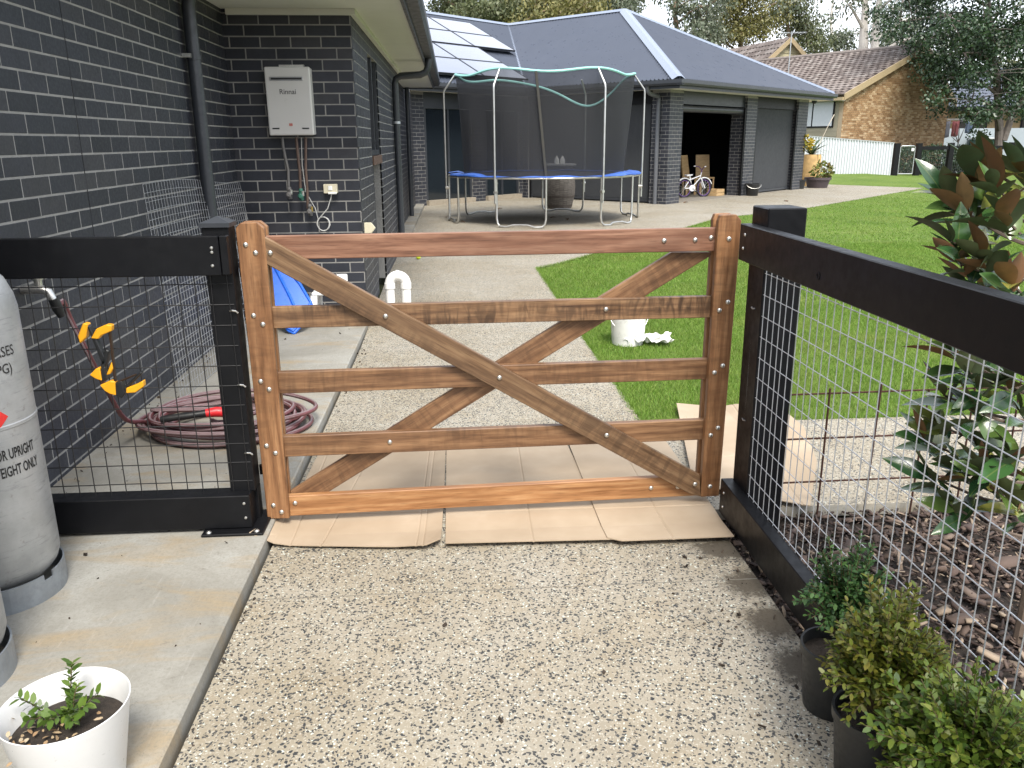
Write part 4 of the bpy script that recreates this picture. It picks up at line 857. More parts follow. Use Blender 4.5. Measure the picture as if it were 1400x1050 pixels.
for a0, a1 in ((math.pi, math.pi / 2 + .06), (math.pi / 2 - .06, 0)):
    MB().tube([(xm + rr * math.cos(a0 + (a1 - a0) * i / 8), YV, zt - rr + .012 + rr * math.sin(a0 + (a1 - a0) * i / 8)) for i in range(9)], .0435, 20).build('elbow', PVC, pv, smooth=True, ang=50)
for xq in (xa, xb): MB().tube([(xq, YV, zt - rr - .03), (xq, YV, zt - rr + .02)], .0475, 20).build('socket', PVC, pv, smooth=True)
MB().tube([(xm - .012, YV, zt + .013), (xm + .012, YV, zt + .013)], .0475, 20).build('socket', PVC, pv, smooth=True)
p = onz(572, 351, .033); tag(MB().lathe([(.033 * math.sin(i * math.pi / 10) + 1e-4, -.033 * math.cos(i * math.pi / 10)) for i in range(11)], (p.x, p.y, .033), 16).build('tennis_ball', plain('ball_felt', (.55, .65, .04), .9), None, smooth=True, ang=80), 'yellow-green tennis ball on the path behind the gate', 'ball')

# ================================================================== CARDBOARD
CARD = NT('cardboard'); v = CARD.co('Object'); n1 = CARD.noise(v, 3, 4); fl = CARD.noise(CARD.co('Object', (2, 160, 1)), 1, 2); c_ = CARD.ramp(n1, [(0.3, (.34, .265, .185)), (.55, (.40, .318, .228)), (.75, (.46, .375, .28))]); c_ = CARD.mix(CARD.mr(fl, .4, .7, 0, .16), c_, (.40, .29, .19)); CARD.set(c_, .8, 0, .25); CARD.bump(fl, .12, .002); CARD = CARD.m
def card(label, pts, folds=(), z0=.004, lift=None, tint=None):
    """sheet over polygon (x,y): gridded, creased along folds, 4 mm thick"""
    xs = [p[0] for p in pts]; ys = [p[1] for p in pts]; bm = bmesh.new(); f_ = bm.faces.new([bm.verts.new((x, y, 0)) for x, y in pts])
    geom = lambda: list(bm.verts) + list(bm.edges) + list(bm.faces)
    for (px, py, dx, dy) in folds:
        for e in (-.006, 0, .006): bmesh.ops.bisect_plane(bm, geom=geom(), plane_co=(px - dy * e, py + dx * e, 0), plane_no=(-dy, dx, 0))
    for i in range(1, 8): bmesh.ops.bisect_plane(bm, geom=geom(), plane_co=(min(xs) + (max(xs) - min(xs)) * i / 8, 0, 0), plane_no=(1, 0, 0)); bmesh.ops.bisect_plane(bm, geom=geom(), plane_co=(0, min(ys) + (max(ys) - min(ys)) * i / 8, 0), plane_no=(0, 1, 0))
    for q in bm.verts:
        z = z0 + (lift(q.co.x, q.co.y) if lift else 0)
        for (px, py, dx, dy) in folds:
            l = math.hypot(dx, dy); dd = abs((-(dy) * (q.co.x - px) + dx * (q.co.y - py)) / l)
            if dd < .003: z -= .0028
        q.co.z = z
    bmesh.ops.recalc_face_normals(bm, faces=bm.faces)
    if sum(f.normal.z for f in bm.faces) < 0: bmesh.ops.reverse_faces(bm, faces=bm.faces)
    ret = bmesh.ops.extrude_face_region(bm, geom=list(bm.faces)); bmesh.ops.translate(bm, verts=[q for q in ret['geom'] if isinstance(q, bmesh.types.BMVert)], vec=(0, 0, .004)); bmesh.ops.recalc_face_normals(bm, faces=bm.faces)
    me = bpy.data.meshes.new('cardboard_sheet'); bm.to_mesh(me); bm.free(); return tag(link('cardboard_sheet', me, CARD), label, 'cardboard')
step = lambda X: .047 * float(1 - ss(-.80, -.70, X))       # the sheet climbs onto the apron edge
card('creased cardboard sheet under the gate, overlapping the concrete apron', [(-.815, 2.925), (-.60, 2.885), (-.14, 2.83), (-.085, 2.86), (-.078, 3.30), (-.075, 3.98), (-.70, 4.02), (-.72, 3.15)], [(-.45, 3.165, 1, -.02), (-.66, 3, -.0, 1), (-.53, 3, .1, 1), (-.175, 3, .02, 1), (-.15, 3, .02, 1)], .005,
     lambda X, Y: step(X) + .012 * float(ss(-.12, -.06, X)) + .02 * float(ss(2.96, 2.86, Y)) * (.4 + .6 * float(ss(-.3, -.1, X))))
card('flat cardboard sheet in the middle of the three under the gate', [(-.068, 2.845), (.575, 2.825), (.565, 3.15), (.535, 3.98), (-.072, 3.97)], [(.2, 3.14, 1, 0), (.27, 3, .02, 1)], .006, lambda X, Y: .014 * float(ss(2.95, 2.84, Y)))
card('cardboard sheet under the latch end of the gate beside black fence post', [(.55, 2.83), (.60, 2.80), (1.035, 2.80), (1.042, 3.09), (1.04, 3.98), (.545, 3.99)], [(.8, 3.115, 1, .0), (.8, 3.12, .0, 1)], .0125, lambda X, Y: .012 * float(ss(2.93, 2.82, Y)))
card('bleached cardboard box flap on the path behind the right fence post', [tuple(onz(x, y, .03)[:2]) for x, y in ((948, 660), (1062, 682), (1108, 690), (1116, 640), (1098, 592), (1072, 570), (1003, 557), (925, 550))], [(1.45, 3.45, .1, 1), (1.2, 3.62, 1, .1)], .022, lambda X, Y: .04 * float(ss(1.45, 1.62, X)))

# ================================================================== PLANTS
def leaf_mesh(L, W_, name='leaf', fold=.25, droop=.25, n=6):
    mb = MB(); top = []
    for i in range(n + 1):
        t_ = i / n; wv = W_ / 2 * math.sin(math.pi * min(t_ * .96 + .03, 1)) ** .8 * (1.0 - .25 * (t_ - .5)); z = -droop * L * t_ * t_
        mb.v += [(L * t_, -wv, z + fold * wv), (L * t_, 0, z), (L * t_, wv, z + fold * wv)]
    for i in range(n):
        for k in (0, 1): mb.f.append((3 * i + k, 3 * i + k + 3, 3 * i + k + 4, 3 * i + k + 1))
    return mb.mesh(name, smooth=True, ang=70, fix=False)
def orient(d, roll=0.0, p=(0, 0, 0), s=1.0):
    d = Vector(d).normalized(); z = Vector((0, 0, 1)); y = z.cross(d)
    if y.length < 1e-3: y = Vector((0, 1, 0))
    y.normalize(); z = d.cross(y); Mx = Matrix(((d.x, y.x, z.x), (d.y, y.y, z.y), (d.z, y.z, z.z))) @ Matrix.Rotation(roll, 3, 'X'); return Matrix.Translation(Vector(p)) @ (Mx * s).to_4x4()
LEAF_T = np.array([(0, 0, 0), (.35, -.25, .06), (.75, -.2, .02), (1, 0, -.08), (.75, .2, .02), (.35, .25, .06)])
def leafcloud(pos, dirs, L, wscale=1.0, rollsd=.6):
    """six-sided leaves at pos along dirs, lengths L"""
    n = len(pos); d = dirs / np.linalg.norm(dirs, axis=1)[:, None]; up = np.tile([0, 0, 1.0], (n, 1)) + RNG.normal(0, rollsd, (n, 3)); y = np.cross(up, d); y /= np.linalg.norm(y, axis=1)[:, None] + 1e-9; z = np.cross(d, y)
    V = pos[:, None, :] + L[:, None, None] * (LEAF_T[None, :, 0:1] * d[:, None, :] + wscale * LEAF_T[None, :, 1:2] * y[:, None, :] + LEAF_T[None, :, 2:3] * z[:, None, :]); return V.reshape(-1, 3)
def box_shrub(c, z0, rx, ry, h, nsh, mat, par, Ls=.019, tips=None):
    pos, dr, ln = [], [], []; stem = MB()
    for i in range(nsh):
        a = random.uniform(0, 6.283); u_ = random.random() ** .55; el = random.uniform(-.15, 1.0); e = Vector((rx * u_ * math.cos(a), ry * u_ * math.sin(a), h * (.02 + .98 * math.sqrt(max(0, 1 - u_ * u_ * .92)) * random.uniform(.5, 1.0))))
        e *= random.choice((.85, 1.0, 1.0, 1.12)); e.z += random.choice((0, 0, .02, .04)) * h / .25
        b = Vector((e.x * .25, e.y * .25, h * .1)); mid = b.lerp(e, .55) + Vector((0, 0, .12 * h)); P = [Vector(c) + Vector((0, 0, z0)) + q for q in (b, mid, e)]
        S = spline(P, 5); stem.tube(S, .0011, 4)
        seg = S[-1] - S[-3]; seg.normalize(); m_ = random.randint(12, 19); step_ = .0085 * Ls / .019
        for k in range(m_):
            f_ = k / m_; q = S[-1] - seg * step_ * (m_ - k) if k < m_ else S[-1]
            if (m_ - k) * step_ > (S[-1] - S[0]).length: continue
            for sgn in (0, math.pi):
                ph = k * math.pi / 2 + sgn + random.gauss(0, .25); o1 = seg.orthogonal().normalized(); o2 = seg.cross(o1); rad = o1 * math.cos(ph) + o2 * math.sin(ph)
                pos.append(q); dr.append(rad + seg * random.uniform(.35, .9 + .8 * f_)); ln.append(Ls * random.uniform(.75, 1.2) * (1 - .35 * f_ ** 3))
    V = leafcloud(np.array([tuple(q) for q in pos]), np.array([tuple(q) for q in dr]), np.array(ln), 1.0, .25)
    fo = fast('foliage', V, 6, mat, par); fo['kind'] = 'stuff'; stem.build('stems', plain('twig', (.09, .07, .03), .8), par, fix=False)
BOXD = islands('box_leaf_dark', [(.024, .060, .020), (.04, .10, .028), (.06, .135, .036), (.10, .20, .05)], .48, .15, .35)
BOXL = islands('box_leaf_gold', [(.055, .085, .012), (.095, .13, .016), (.145, .165, .02), (.19, .165, .026), (.075, .115, .015)], .42, .2, .4)
BOXM = islands('box_leaf_green', [(.05, .10, .014), (.085, .145, .018), (.13, .18, .023), (.18, .20, .03)], .42, .2, .4)
def black_pot(c, r, h, par):
    MB().lathe([(r * .78, 0), (r * .80, .004), (r * .97, h - .025), (r * 1.03, h - .024), (r * 1.04, h), (r * .97, h), (r * .93, h - .03)], c, 40, capt=False).build('pot', BLKPL, par, smooth=True, ang=40)
    MB().lathe([(r * .95, h - .032), (r * .5, h - .024), (.002, h - .02)], c, 24, capb=False).build('soil', SOIL, par)
for lab, c, r, h, rx, hh, nsh, mt, dz in (('dark green box shrub in a black pot, farthest up the row of pots', (.985, 1.85, 0), .088, .19, .125, .275, 180, BOXD, (.045, .06)),
        ('golden green box shrub in a black pot between two other pots', (.955, 1.585, 0), .09, .19, .155, .305, 290, BOXL, (.02, .0)), ('bushy bright green box shrub in a black pot, nearest end of the row', (.955, 1.30, 0), .10, .19, .195, .295, 340, BOXM, (.05, .02))):
    sh = thing('potted_shrub', lab, 'potted shrub', c, 'box shrubs in pots by the fence'); black_pot(c, r, h, sh); box_shrub((c[0] + dz[0], c[1] + dz[1], 0), h - .03, rx, rx, hh, nsh, mt, sh, .0225 if mt is BOXD else .027)
# white pot with a struggling shrub
wp = onz(88, 962, .268); wp.z = ZA; pt = thing('white_pot', 'white plastic pot with a sparse little shrub on the concrete apron', 'plant pot', wp); r = .138; h = .223
MB().lathe([(r * .70, 0), (r * .72, .003), (r * .99, h - .004), (r * 1.0, h), (r * .985, h + .001), (r * .965, h - .004), (r * .84, h * .45)], wp, 64, capt=False).build('pot', plain('pot_white', (.68, .68, .67), .35, var=.03, dirt=((.6, .58, .54), 5, .25)), pt, smooth=True, ang=50).rotation_euler = (0, 0, 0)
MB().lathe([(r * .90, h * .68), (r * .5, h * .75), (.003, h * .73)], wp, 32, capb=False).build('soil', SOIL, pt, smooth=True)
pos, dr, ln, dp, dd_, dl = [], [], [], [], [], []; stm = MB()
for (ax, ay, az, n_) in ((-.095, .01, .055, 9), (-.07, -.02, .03, 8), (.0, .05, .10, 12), (.02, .02, .07, 11), (.045, -.01, .045, 10), (.03, -.03, .03, 9), (-.02, -.03, .035, 8), (.055, .03, .04, 6)):
    b = wp + Vector((ax * .35, ay * .35, h * .72)); e = wp + Vector((ax * 1.05, ay * 1.2, h * .76 + az * 1.15)); S = spline([b, b.lerp(e, .5) + Vector((0, 0, .015)), e], 6); stm.tube(S, .0016, 4); sg = (S[-1] - S[-4]).normalized()
    for k in range(n_):
        q = S[-1] - sg * .0078 * k; o1 = sg.orthogonal().normalized(); o2 = sg.cross(o1)
        for sgn in (0, math.pi): ph = k * 1.57 + sgn; pos.append(q); dr.append((o1 * math.cos(ph) + o2 * math.sin(ph)) + sg * .7); ln.append(random.uniform(.018, .030))
for k in range(60):
    a = random.uniform(0, 6.28); q = wp + Vector((-.03 + .05 * random.gauss(0, 1) * .8, -.03 + .035 * random.gauss(0, 1), h * .755 + random.uniform(0, .02))); dp.append(q); dd_.append((math.cos(a), math.sin(a), random.uniform(-.2, .5))); dl.append(random.uniform(.01, .02))
A_ = lambda l: np.array([tuple(q) for q in l])
f_ = fast('foliage', leafcloud(A_(pos), A_(dr), np.array(ln), 1, .3), 6, islands('pot_leaf', [(.05, .10, .016), (.09, .16, .022), (.16, .24, .035)], .4, .2), pt); f_['kind'] = 'stuff'
f_ = fast('dry_leaves', leafcloud(A_(dp), A_(dd_), np.array(dl), 1, .5), 6, islands('dry_leaf', [(.30, .18, .09), (.42, .30, .17), (.55, .46, .32)], .8), pt); f_['kind'] = 'stuff'; stm.build('stems', plain('twig', (.09, .07, .03), .8), pt, fix=False)

# magnolia: individual big leaves, glossy green above and rusty brown beneath
def m_magnolia(name, brown):
    t = NT(name); g_ = t.n('NewGeometry'); r_ = t.rnd(); v = t.co('Object'); n = t.noise(v, 30, 3); sx = t.n('SeparateXYZ'); t.l(v, sx.inputs[0])
    rib = t.mr(t.math('ABSOLUTE', sx.outputs[1]), 0.0008, 0.0022, 0.7, 0.0)
    gr = t.ramp(r_, [(0, (.016, .050, .018)), (.45, (.034, .088, .024)), (.75, (.08, .135, .03)), (1, (.22, .21, .045))]); gr = t.mix(rib, gr, (.10, .14, .04))
    bn = t.ramp(r_, [(0, (.12, .052, .018)), (.5, (.185, .085, .03)), (1, (.27, .16, .06))]) if brown else t.ramp(r_, [(0, (.05, .085, .035)), (1, (.11, .13, .05))])
    bn = t.mix(t.mr(n, .4, .7, 0, .4), bn, (.07, .05, .02)); t.set(t.mix(g_.outputs['Backfacing'], gr, bn), t.math('ADD', t.math('MULTIPLY', g_.outputs['Backfacing'], .4), .22), 0, .6); t.bump(n, .25, .003); return t.m
MAGL, MAGG = m_magnolia('magnolia_leaf', True), m_magnolia('magnolia_leaf_green', False)
mg = thing('magnolia_tree', 'young magnolia with rusty-backed glossy leaves in the mulch bed', 'tree', onz(1386, 872, -.05)); mbase = onz(1392, 880, -.05)
MK = plain('magnolia_bark', (.13, .095, .07), .8, var=.3); top = mbase + Vector((-.07, .10, 1.62)); tk = [mbase, mbase + Vector((.01, .02, .45)), mbase + Vector((-.02, .04, .9)), mbase + Vector((-.05, .08, 1.3)), top]
TS = spline(tk, 5); MB().tube(TS, [.019 - .013 * i / (len(TS) - 1) for i in range(len(TS))], 8).build('trunk', MK, mg, smooth=True)
lms = [leaf_mesh(.145, .062, fold=.3, droop=.22), leaf_mesh(.13, .052, fold=.5, droop=-.12), leaf_mesh(.115, .05, fold=.35, droop=.4)]
lmg = [leaf_mesh(.145, .062, fold=.3, droop=.30), leaf_mesh(.125, .055, fold=.4, droop=.1)]
for q in lms: q.materials.append(MAGL)
for q in lmg: q.materials.append(MAGG)
brm = MB(); tips = [(TS[-1], Vector((0, 0, 1)))]
for px, py, dy_ in ((1335, 245, .05), (1300, 330, -.02), (1290, 268, .12), (1340, 350, -.1), (1375, 300, -.12), (1395, 230, .0), (1385, 390, -.15), (1320, 395, .05), (1345, 300, .1),
                    (1300, 480, .05), (1390, 470, -.1), (1280, 580, .10), (1330, 560, -.05), (1310, 640, .02), (1375, 620, -.12), (1390, 690, -.1), (1345, 500, .1), (1262, 600, .12), (1360, 670, .0), (1395, 560, 0), (1320, 290, .02), (1360, 255, -.06), (1345, 225, .04), (1310, 360, -.06), (1360, 400, .02), (1290, 540, .04), (1330, 600, .06), (1300, 690, .0), (1340, 640, -.1), (1270, 650, .06), (1375, 520, -.06), (1325, 510, -.06)):
    e = ony(px, py, mbase.y + dy_); b = min(TS, key=lambda q: abs(q.z - (e.z - .10))); e2 = e; m_ = b.lerp(e2, .5) + Vector((0, 0, -.02)); S = spline([b, m_, e2], 4); brm.tube(S, [.007 - .004 * i / (len(S) - 1) for i in range(len(S))], 5); tips.append((e2, (e2 - m_).normalized() * .7 + Vector((0, 0, .5))))
brm.build('branches', MK, mg, smooth=True)
for (e, d) in tips:
    d = d.normalized(); o1 = d.orthogonal().normalized(); o2 = d.cross(o1); k0 = random.uniform(0, 6.28); nl = random.randint(7, 10)
    for k in range(nl):
        ph = k0 + k * 2.4; sp_ = .25 + 1.1 * k / nl; dr_ = d * math.cos(sp_) + (o1 * math.cos(ph) + o2 * math.sin(ph)) * math.sin(sp_) ; p_ = e - d * .012 * k
        link('leaf', random.choice(lms if random.random() < (.5 if e.z > 1.0 else .22) else lmg), None, mg, orient(dr_, random.gauss(0, .5), p_, random.uniform(.62, 1.05)))
bud = ony(1341, 345, mbase.y - .06); MB().lathe([(.003, -.045), (.016, -.02), (.019, .005), (.012, .04), (.002, .062)], bud, 14).build('flower_bud', plain('bud', (.62, .62, .40), .5), mg, smooth=True)

# rusty reinforcing mesh standing at the edge of the bed
ru = thing('rusty_mesh', 'rusty steel reinforcing mesh standing at the back of the mulch bed', 'steel mesh', (1.9, 3.06, -.05)); RUST = plain('rust', (.055, .022, .014), .85, .3, var=.4, scale=40); mb = MB()
for i in range(7): x = 1.475 + .2 * i; mb.tube([(x, 3.055, -.06), (x + .012 * math.sin(i), 3.055, .53 + .02 * math.sin(i * 2))], .0042, 6)
for z in (.125, .315, .505): mb.tube([(1.27, 3.063, z), (2.0, 3.063, z + .006), (2.95, 3.063, z + .012)], .0042, 6)
mb.build('rods', RUST, ru)

# ================================================================== ON THE LAWN
p = onz(858, 468, 0); bk = thing('paint_bucket', 'paint-smeared white plastic bucket on the lawn', 'bucket', (p.x, p.y, 0)); z = -.01
PAINTY = plain('smeared_white', (.74, .73, .70), .5, var=.05, dirt=((.33, .31, .29), 11, .75))
MB().lathe([(.115, 0), (.12, .004), (.136, .24), (.142, .242), (.142, .262), (.138, .264), (.134, .255), (.118, .02)], (p.x, p.y, z), 36, capt=False).build('tub', PAINTY, bk, smooth=True, ang=40)
MB().tube([(p.x + .144 * math.cos(a), p.y - .03 - .05 * math.sin(a), z + .22 - .11 * math.sin(a)) for a in [math.pi * i / 12 for i in range(13)]], .0025, 6).build('handle', STEEL, bk)
c = onz(886, 470, 0); n = 26; mb = MB()
def crump(u_, v_):
    x, y = (u_ - .5) * .40, (v_ - .5) * .16; s_ = math.sin
    return Vector((c.x + x * (.85 + .1 * s_(9 * v_)) + .012 * s_(31 * v_ + 9 * u_), c.y + y + .02 * s_(14 * u_), .022 + .05 * abs(s_(11 * u_ + 4 * v_)) * abs(s_(6 * v_ + 8 * u_ + 1)) + .014 * s_(37 * u_ + 13 * v_) * s_(23 * v_) + .02 * math.exp(-((u_ - .25) / .2) ** 2)))
mb.v = [tuple(crump(i / n, j / n)) for i in range(n + 1) for j in range(n + 1)]; mb.f = [(i * (n + 1) + j, (i + 1) * (n + 1) + j, (i + 1) * (n + 1) + j + 1, i * (n + 1) + j + 1) for i in range(n) for j in range(n)]
tag(mb.build('rag', PAINTY, None, fix=False), 'crumpled white rag on the lawn beside the bucket', 'rag')

# ================================================================== TRAMPOLINE
TC = Vector((1.77, 16.60, 0)); RT = 1.86; ZD = .86
tm = thing('trampoline', 'round trampoline with blue pad, dark safety net and steel legs', 'trampoline', TC)
TUBE = plain('tramp_steel', (.50, .50, .48), .35, .85, var=.15, scale=12, dirt=((.2, .16, .12), 5, .4)); NETM = NT('safety_net'); NETM.set((.017, .018, .021), .85)
tr_ = NETM.n('BsdfTransparent'); mx = NETM.n('MixShader'); NETM.l(NETM.mr(NETM.noise(NETM.co('Object'), 2.5, 3), .3, .7, .60, .74), mx.inputs[0]); NETM.l(tr_.outputs[0], mx.inputs[1]); NETM.l(NETM.b.outputs[0], mx.inputs[2]); NETM.l(mx.outputs[0], NETM.out.inputs[0]); NETM = NETM.m
def rim(a, r, z): return TC + Vector((r * math.cos(a), r * math.sin(a), z))
MB().tube([rim(2 * math.pi * i / 48, RT, ZD) for i in range(48)], .021, 8, closed=True).build('rim', TUBE, tm, smooth=True)
mat_ = MB(); mat_.v = [tuple(TC + Vector((0, 0, ZD - .01)))] + [tuple(rim(2 * math.pi * i / 48, RT - .28, ZD + .005)) for i in range(48)]; mat_.f = [(0, 1 + i, 1 + (i + 1) % 48) for i in range(48)]; mat_.build('jumping_mat', plain('tramp_mat', (.012, .012, .014), .7), tm)
pd = MB(); n = 120
for i in range(n):
    a = 2 * math.pi * i / n; w1 = .010 * math.sin(7 * a) + .008 * math.sin(17 * a + 1); fr_ = .05 if -.75 < math.sin(a + .1) < .2 and abs(math.cos(a)) > .6 else 0
    for r, z in ((RT - .30, ZD + .02 + w1 * .4), (RT - .15, ZD + .03 + w1 + fr_ * .6), (RT + .012 + .3 * w1, ZD + .026 + .4 * w1 + fr_ * .4), (RT + .024, ZD + .014 + .8 * abs(w1))): pd.v.append(tuple(rim(a, r, z)))
for i in range(n):
    j = (i + 1) % n
    if 2 * math.pi * i / n > math.pi * .98 and 2 * math.pi * i / n < math.pi * 1.06: continue
    for k in range(3): pd.f.append((4 * i + k, 4 * j + k, 4 * j + k + 1, 4 * i + k + 1))
pd.build('pad', plain('pad_blue', (.03, .10, .40), .55, var=.25, scale=3, dirt=((.14, .22, .42), 3, .6)), tm, fix=False, smooth=True)
POLA = [R(q) for q in (-123, -63, -3, 57, 117, 177)]
for a in POLA:
    b = a + R(28); rl = RT + .01; P = [rim(a, rl, ZD - .01), rim(a, rl, .16), rim(a + R(.6), rl, .07), rim(a + R(2), rl + .01, .022), rim(a + R(6), rl + .02, .016)] + [rim(a + (b - a) * f_, rl - .03, .03 + .02 * math.sin(math.pi * f_)) for f_ in (.35, .5, .65)] + [rim(b - R(6), rl + .02, .016), rim(b - R(2), rl + .01, .022), rim(b - R(.6), rl, .07), rim(b, rl, .16), rim(b, rl, ZD - .01)]
    MB().tube(P, .0195, 8).build('leg', TUBE, tm, smooth=True, ang=60)
    MB().tube([rim(a, RT + .06, .42), rim(a, RT + .06, 2.36), rim(a, RT + .05, 2.42), rim(a, RT - .16, 2.70)], .0185, 8).build('net_pole', TUBE, tm, smooth=True, ang=60)
    MB().tube([rim(a, RT + .0, .62), rim(a, RT + .075, .62)], .03, 6).build('pole_clamp', STEEL, tm)
def ztop(a):
    """net top height: taut at the poles, sagging between, slumped on one side at the back"""
    f_ = 1.0
    d = ((a - POLA[0]) % R(60)) / R(60); z = 2.69 - .07 * math.sin(math.pi * d) ** 2; dm = (a - R(52) + math.pi) % (2 * math.pi) - math.pi
    return z - .52 * math.exp(-(dm / R(24)) ** 2)
nt = MB(); n = 96; m = 10
for i in range(n):
    a = 2 * math.pi * i / n
    for j in range(m + 1):
        t_ = j / m; d = ((a - POLA[0]) % R(60)) / R(60); rr = (RT - .30) * (1 - t_) + (RT - .16 - .05 * math.sin(math.pi * d)) * t_ + .02 * math.sin(9 * a + 3 * t_); nt.v.append(tuple(rim(a, rr, ZD + .01 + (ztop(a) - ZD) * t_)))
for i in range(n):
    for j in range(m): i2 = (i + 1) % n; nt.f.append((i * (m + 1) + j, i2 * (m + 1) + j, i2 * (m + 1) + j + 1, i * (m + 1) + j + 1))
net = nt.build('net', NETM, tm, fix=False, smooth=True)
MB().tube([Vector(nt.v[i * (m + 1) + m]) for i in range(n)], .024, 6, closed=True).build('top_tape', plain('teal_tape', (.30, .62, .57), .6, var=.15, scale=3), net, smooth=True)
zp = [R(-102) + R(3.5) * k for k in range(5)]; zz = MB(); zz.tube([rim(R(-101 + 6 * q), RT - .17 - .13 * q + .008, ztop(R(-101)) * (1 - q) + (ZD + .02) * q) for q in [i / 8 for i in range(9)]], .026, 5); zz.build('zip_strip', plain('zip_webbing', (.05, .047, .04), .8), net)
# twigs and dead leaves on the patio
# ================================================================== BARREL
bp = Vector((2.42, 19.3, 0)); ba = thing('wine_barrel', 'weathered grey wine barrel standing behind the trampoline', 'barrel', bp); STAVE = wood('stave', (.06, .052, .045), (.12, .105, .09), (.20, .18, .16), rough=.75); nS = 22
def br_(z): return .27 + .085 * math.sin(math.pi * min(max((z) / .95, 0), 1))
for k in range(nS):
    a0, a1 = 2 * math.pi * k / nS + .006, 2 * math.pi * (k + 1) / nS - .006; mb = MB(); zs_ = [.95 * i / 8 for i in range(9)]
    for z in zs_: mb.v += [tuple(bp + Vector((br_(z) * math.cos(q), br_(z) * math.sin(q), z))) for q in (a0, (a0 + a1) / 2, a1)] + [tuple(bp + Vector(((br_(z) - .03) * math.cos(q), (br_(z) - .03) * math.sin(q), z))) for q in (a1, a0)]
    for i in range(8):
        for j in range(5): mb.f.append((5 * i + j, 5 * i + (j + 1) % 5, 5 * i + 5 + (j + 1) % 5, 5 * i + 5 + j))
    mb.f += [(0, 4, 3, 2, 1), (40, 41, 42, 43, 44)]; mb.build('stave', STAVE, ba)
for z in (.07, .27, .68, .88):
    MB().lathe([(br_(z - .02) + .001, z - .02), (br_(z - .02) + .004, z - .02), (br_(z + .02) + .004, z + .02), (br_(z + .02) + .001, z + .02)], bp, 44, capb=False, capt=False).build('hoop', plain('hoop_steel', (.10, .085, .075), .6, .6), ba, smooth=True)
MB().lathe([(.36, .952), (.37, .956), (.37, .985), (.36, .99)], bp, 40).build('lid', plain('barrel_lid', (.42, .42, .40), .7, var=.2), ba)
for i, (dx, lab) in enumerate(((-.06, 'white cone-shaped ornament on the barrel, left of its twin'), (.07, 'white cone-shaped ornament on the barrel, right of its twin'))):
    tag(MB().lathe([(.055, 0), (.058, .05), (.05, .10), (.022, .155), (.004, .18)], bp + Vector((dx - .02, -.05, .99)), 14).build('cone_ornament', WHITEPL, None, smooth=True), 'small white cone-shaped ornament standing on the barrel lid', 'ornament', 'white ornaments on the barrel')

# ================================================================== IN AND AROUND THE OPEN BAY
WICK = wood('chair_oak', (.34, .22, .10), (.50, .34, .17), (.62, .45, .25), rough=.6)
dc = thing('dining_chair', 'tall-backed tan dining chair behind the bicycle, closest to the brick pier with the downpipe', 'chair', (0, 0, 0), 'dining chairs in the open bay')
MB().box(-.21, .21, -.21, .21, .43, .47).build('seat', WICK, dc, bevel=.008)
for x in (-.18, .18):
    for y in (-.18, .18): MB().box(x - .02, x + .02, y - .02, y + .02, 0.006, .428).build('leg', WICK, dc)
MB().add([(-.21, .17, .475), (.21, .17, .475), (.21, .21, .475), (-.21, .21, .475), (-.20, .27, 1.08), (.20, .27, 1.08), (.20, .30, 1.08), (-.20, .30, 1.08)], [(0, 3, 2, 1), (4, 5, 6, 7), (0, 1, 5, 4), (1, 2, 6, 5), (2, 3, 7, 6), (3, 0, 4, 7)]).build('backrest', WICK, dc)
spots = [(Wp(2.75, 3.2), 25), (Wp(3.65, 3.15), 50), (Wp(4.2, 3.25), 5)]
for i, (p_, ro) in enumerate(spots[1:] + spots[:1]):
    T = Matrix.Translation(p_) @ Matrix.Rotation(R(ro), 4, 'Z')
    if i < 2: copy_thing(dc, T, ('tall-backed tan dining chair, middle of three behind the bicycle', 'tall-backed tan dining chair with the broadest back showing, behind bicycle handlebar')[i])
    else:
        for ch_ in dc.children: ch_.matrix_basis = T @ ch_.matrix_basis; ch_.matrix_parent_inverse = T.inverted()
        dc.matrix_basis = T
# child's bicycle leaning on nothing but its stand
r0, r1 = onz(935, 270.0, 0.006), onz(966, 268.6, 0.006); fx = (r1 - r0); fx.z = 0; fx.normalize(); fy = Vector((-fx.y, fx.x, 0)); BO = r0
def bk_(x, y, z): return Vector((BO.x, BO.y, 0.006)) + fx * x + fy * y + Vector((0, 0, z + .08 * 0))
bi = thing('bicycle', 'small white and purple kids bicycle parked in the bay opening', 'bicycle', BO); WB = .66; rw = .235
TY = plain('tyre', (.012, .012, .013), .8); PUR = plain('purple_rim', (.12, .05, .22), .4); WPT = plain('bike_white', (.78, .78, .80), .3, var=.03)
for x in (0, WB):
    wh = MB().tube([bk_(x + rw * math.cos(q), 0, rw + rw * math.sin(q)) for q in [2 * math.pi * i / 28 for i in range(28)]], .022, 8, closed=True).build('wheel', TY, bi, smooth=True)
    MB().tube([bk_(x + (rw - .028) * math.cos(q), 0, rw + (rw - .028) * math.sin(q)) for q in [2 * math.pi * i / 28 for i in range(28)]], .010, 6, closed=True).build('rim', PUR, wh, smooth=True)
    sp_ = MB()
    for i in range(14): q = 2 * math.pi * i / 14; sp_.tube([bk_(x, .02 * (-1) ** i, rw), bk_(x + (rw - .03) * math.cos(q), 0, rw + (rw - .03) * math.sin(q))], .0022, 4)
    sp_.tube([bk_(x, -.04, rw), bk_(x, .04, rw)], .018, 8).build('spokes', STEEL, wh)
fm_ = MB()
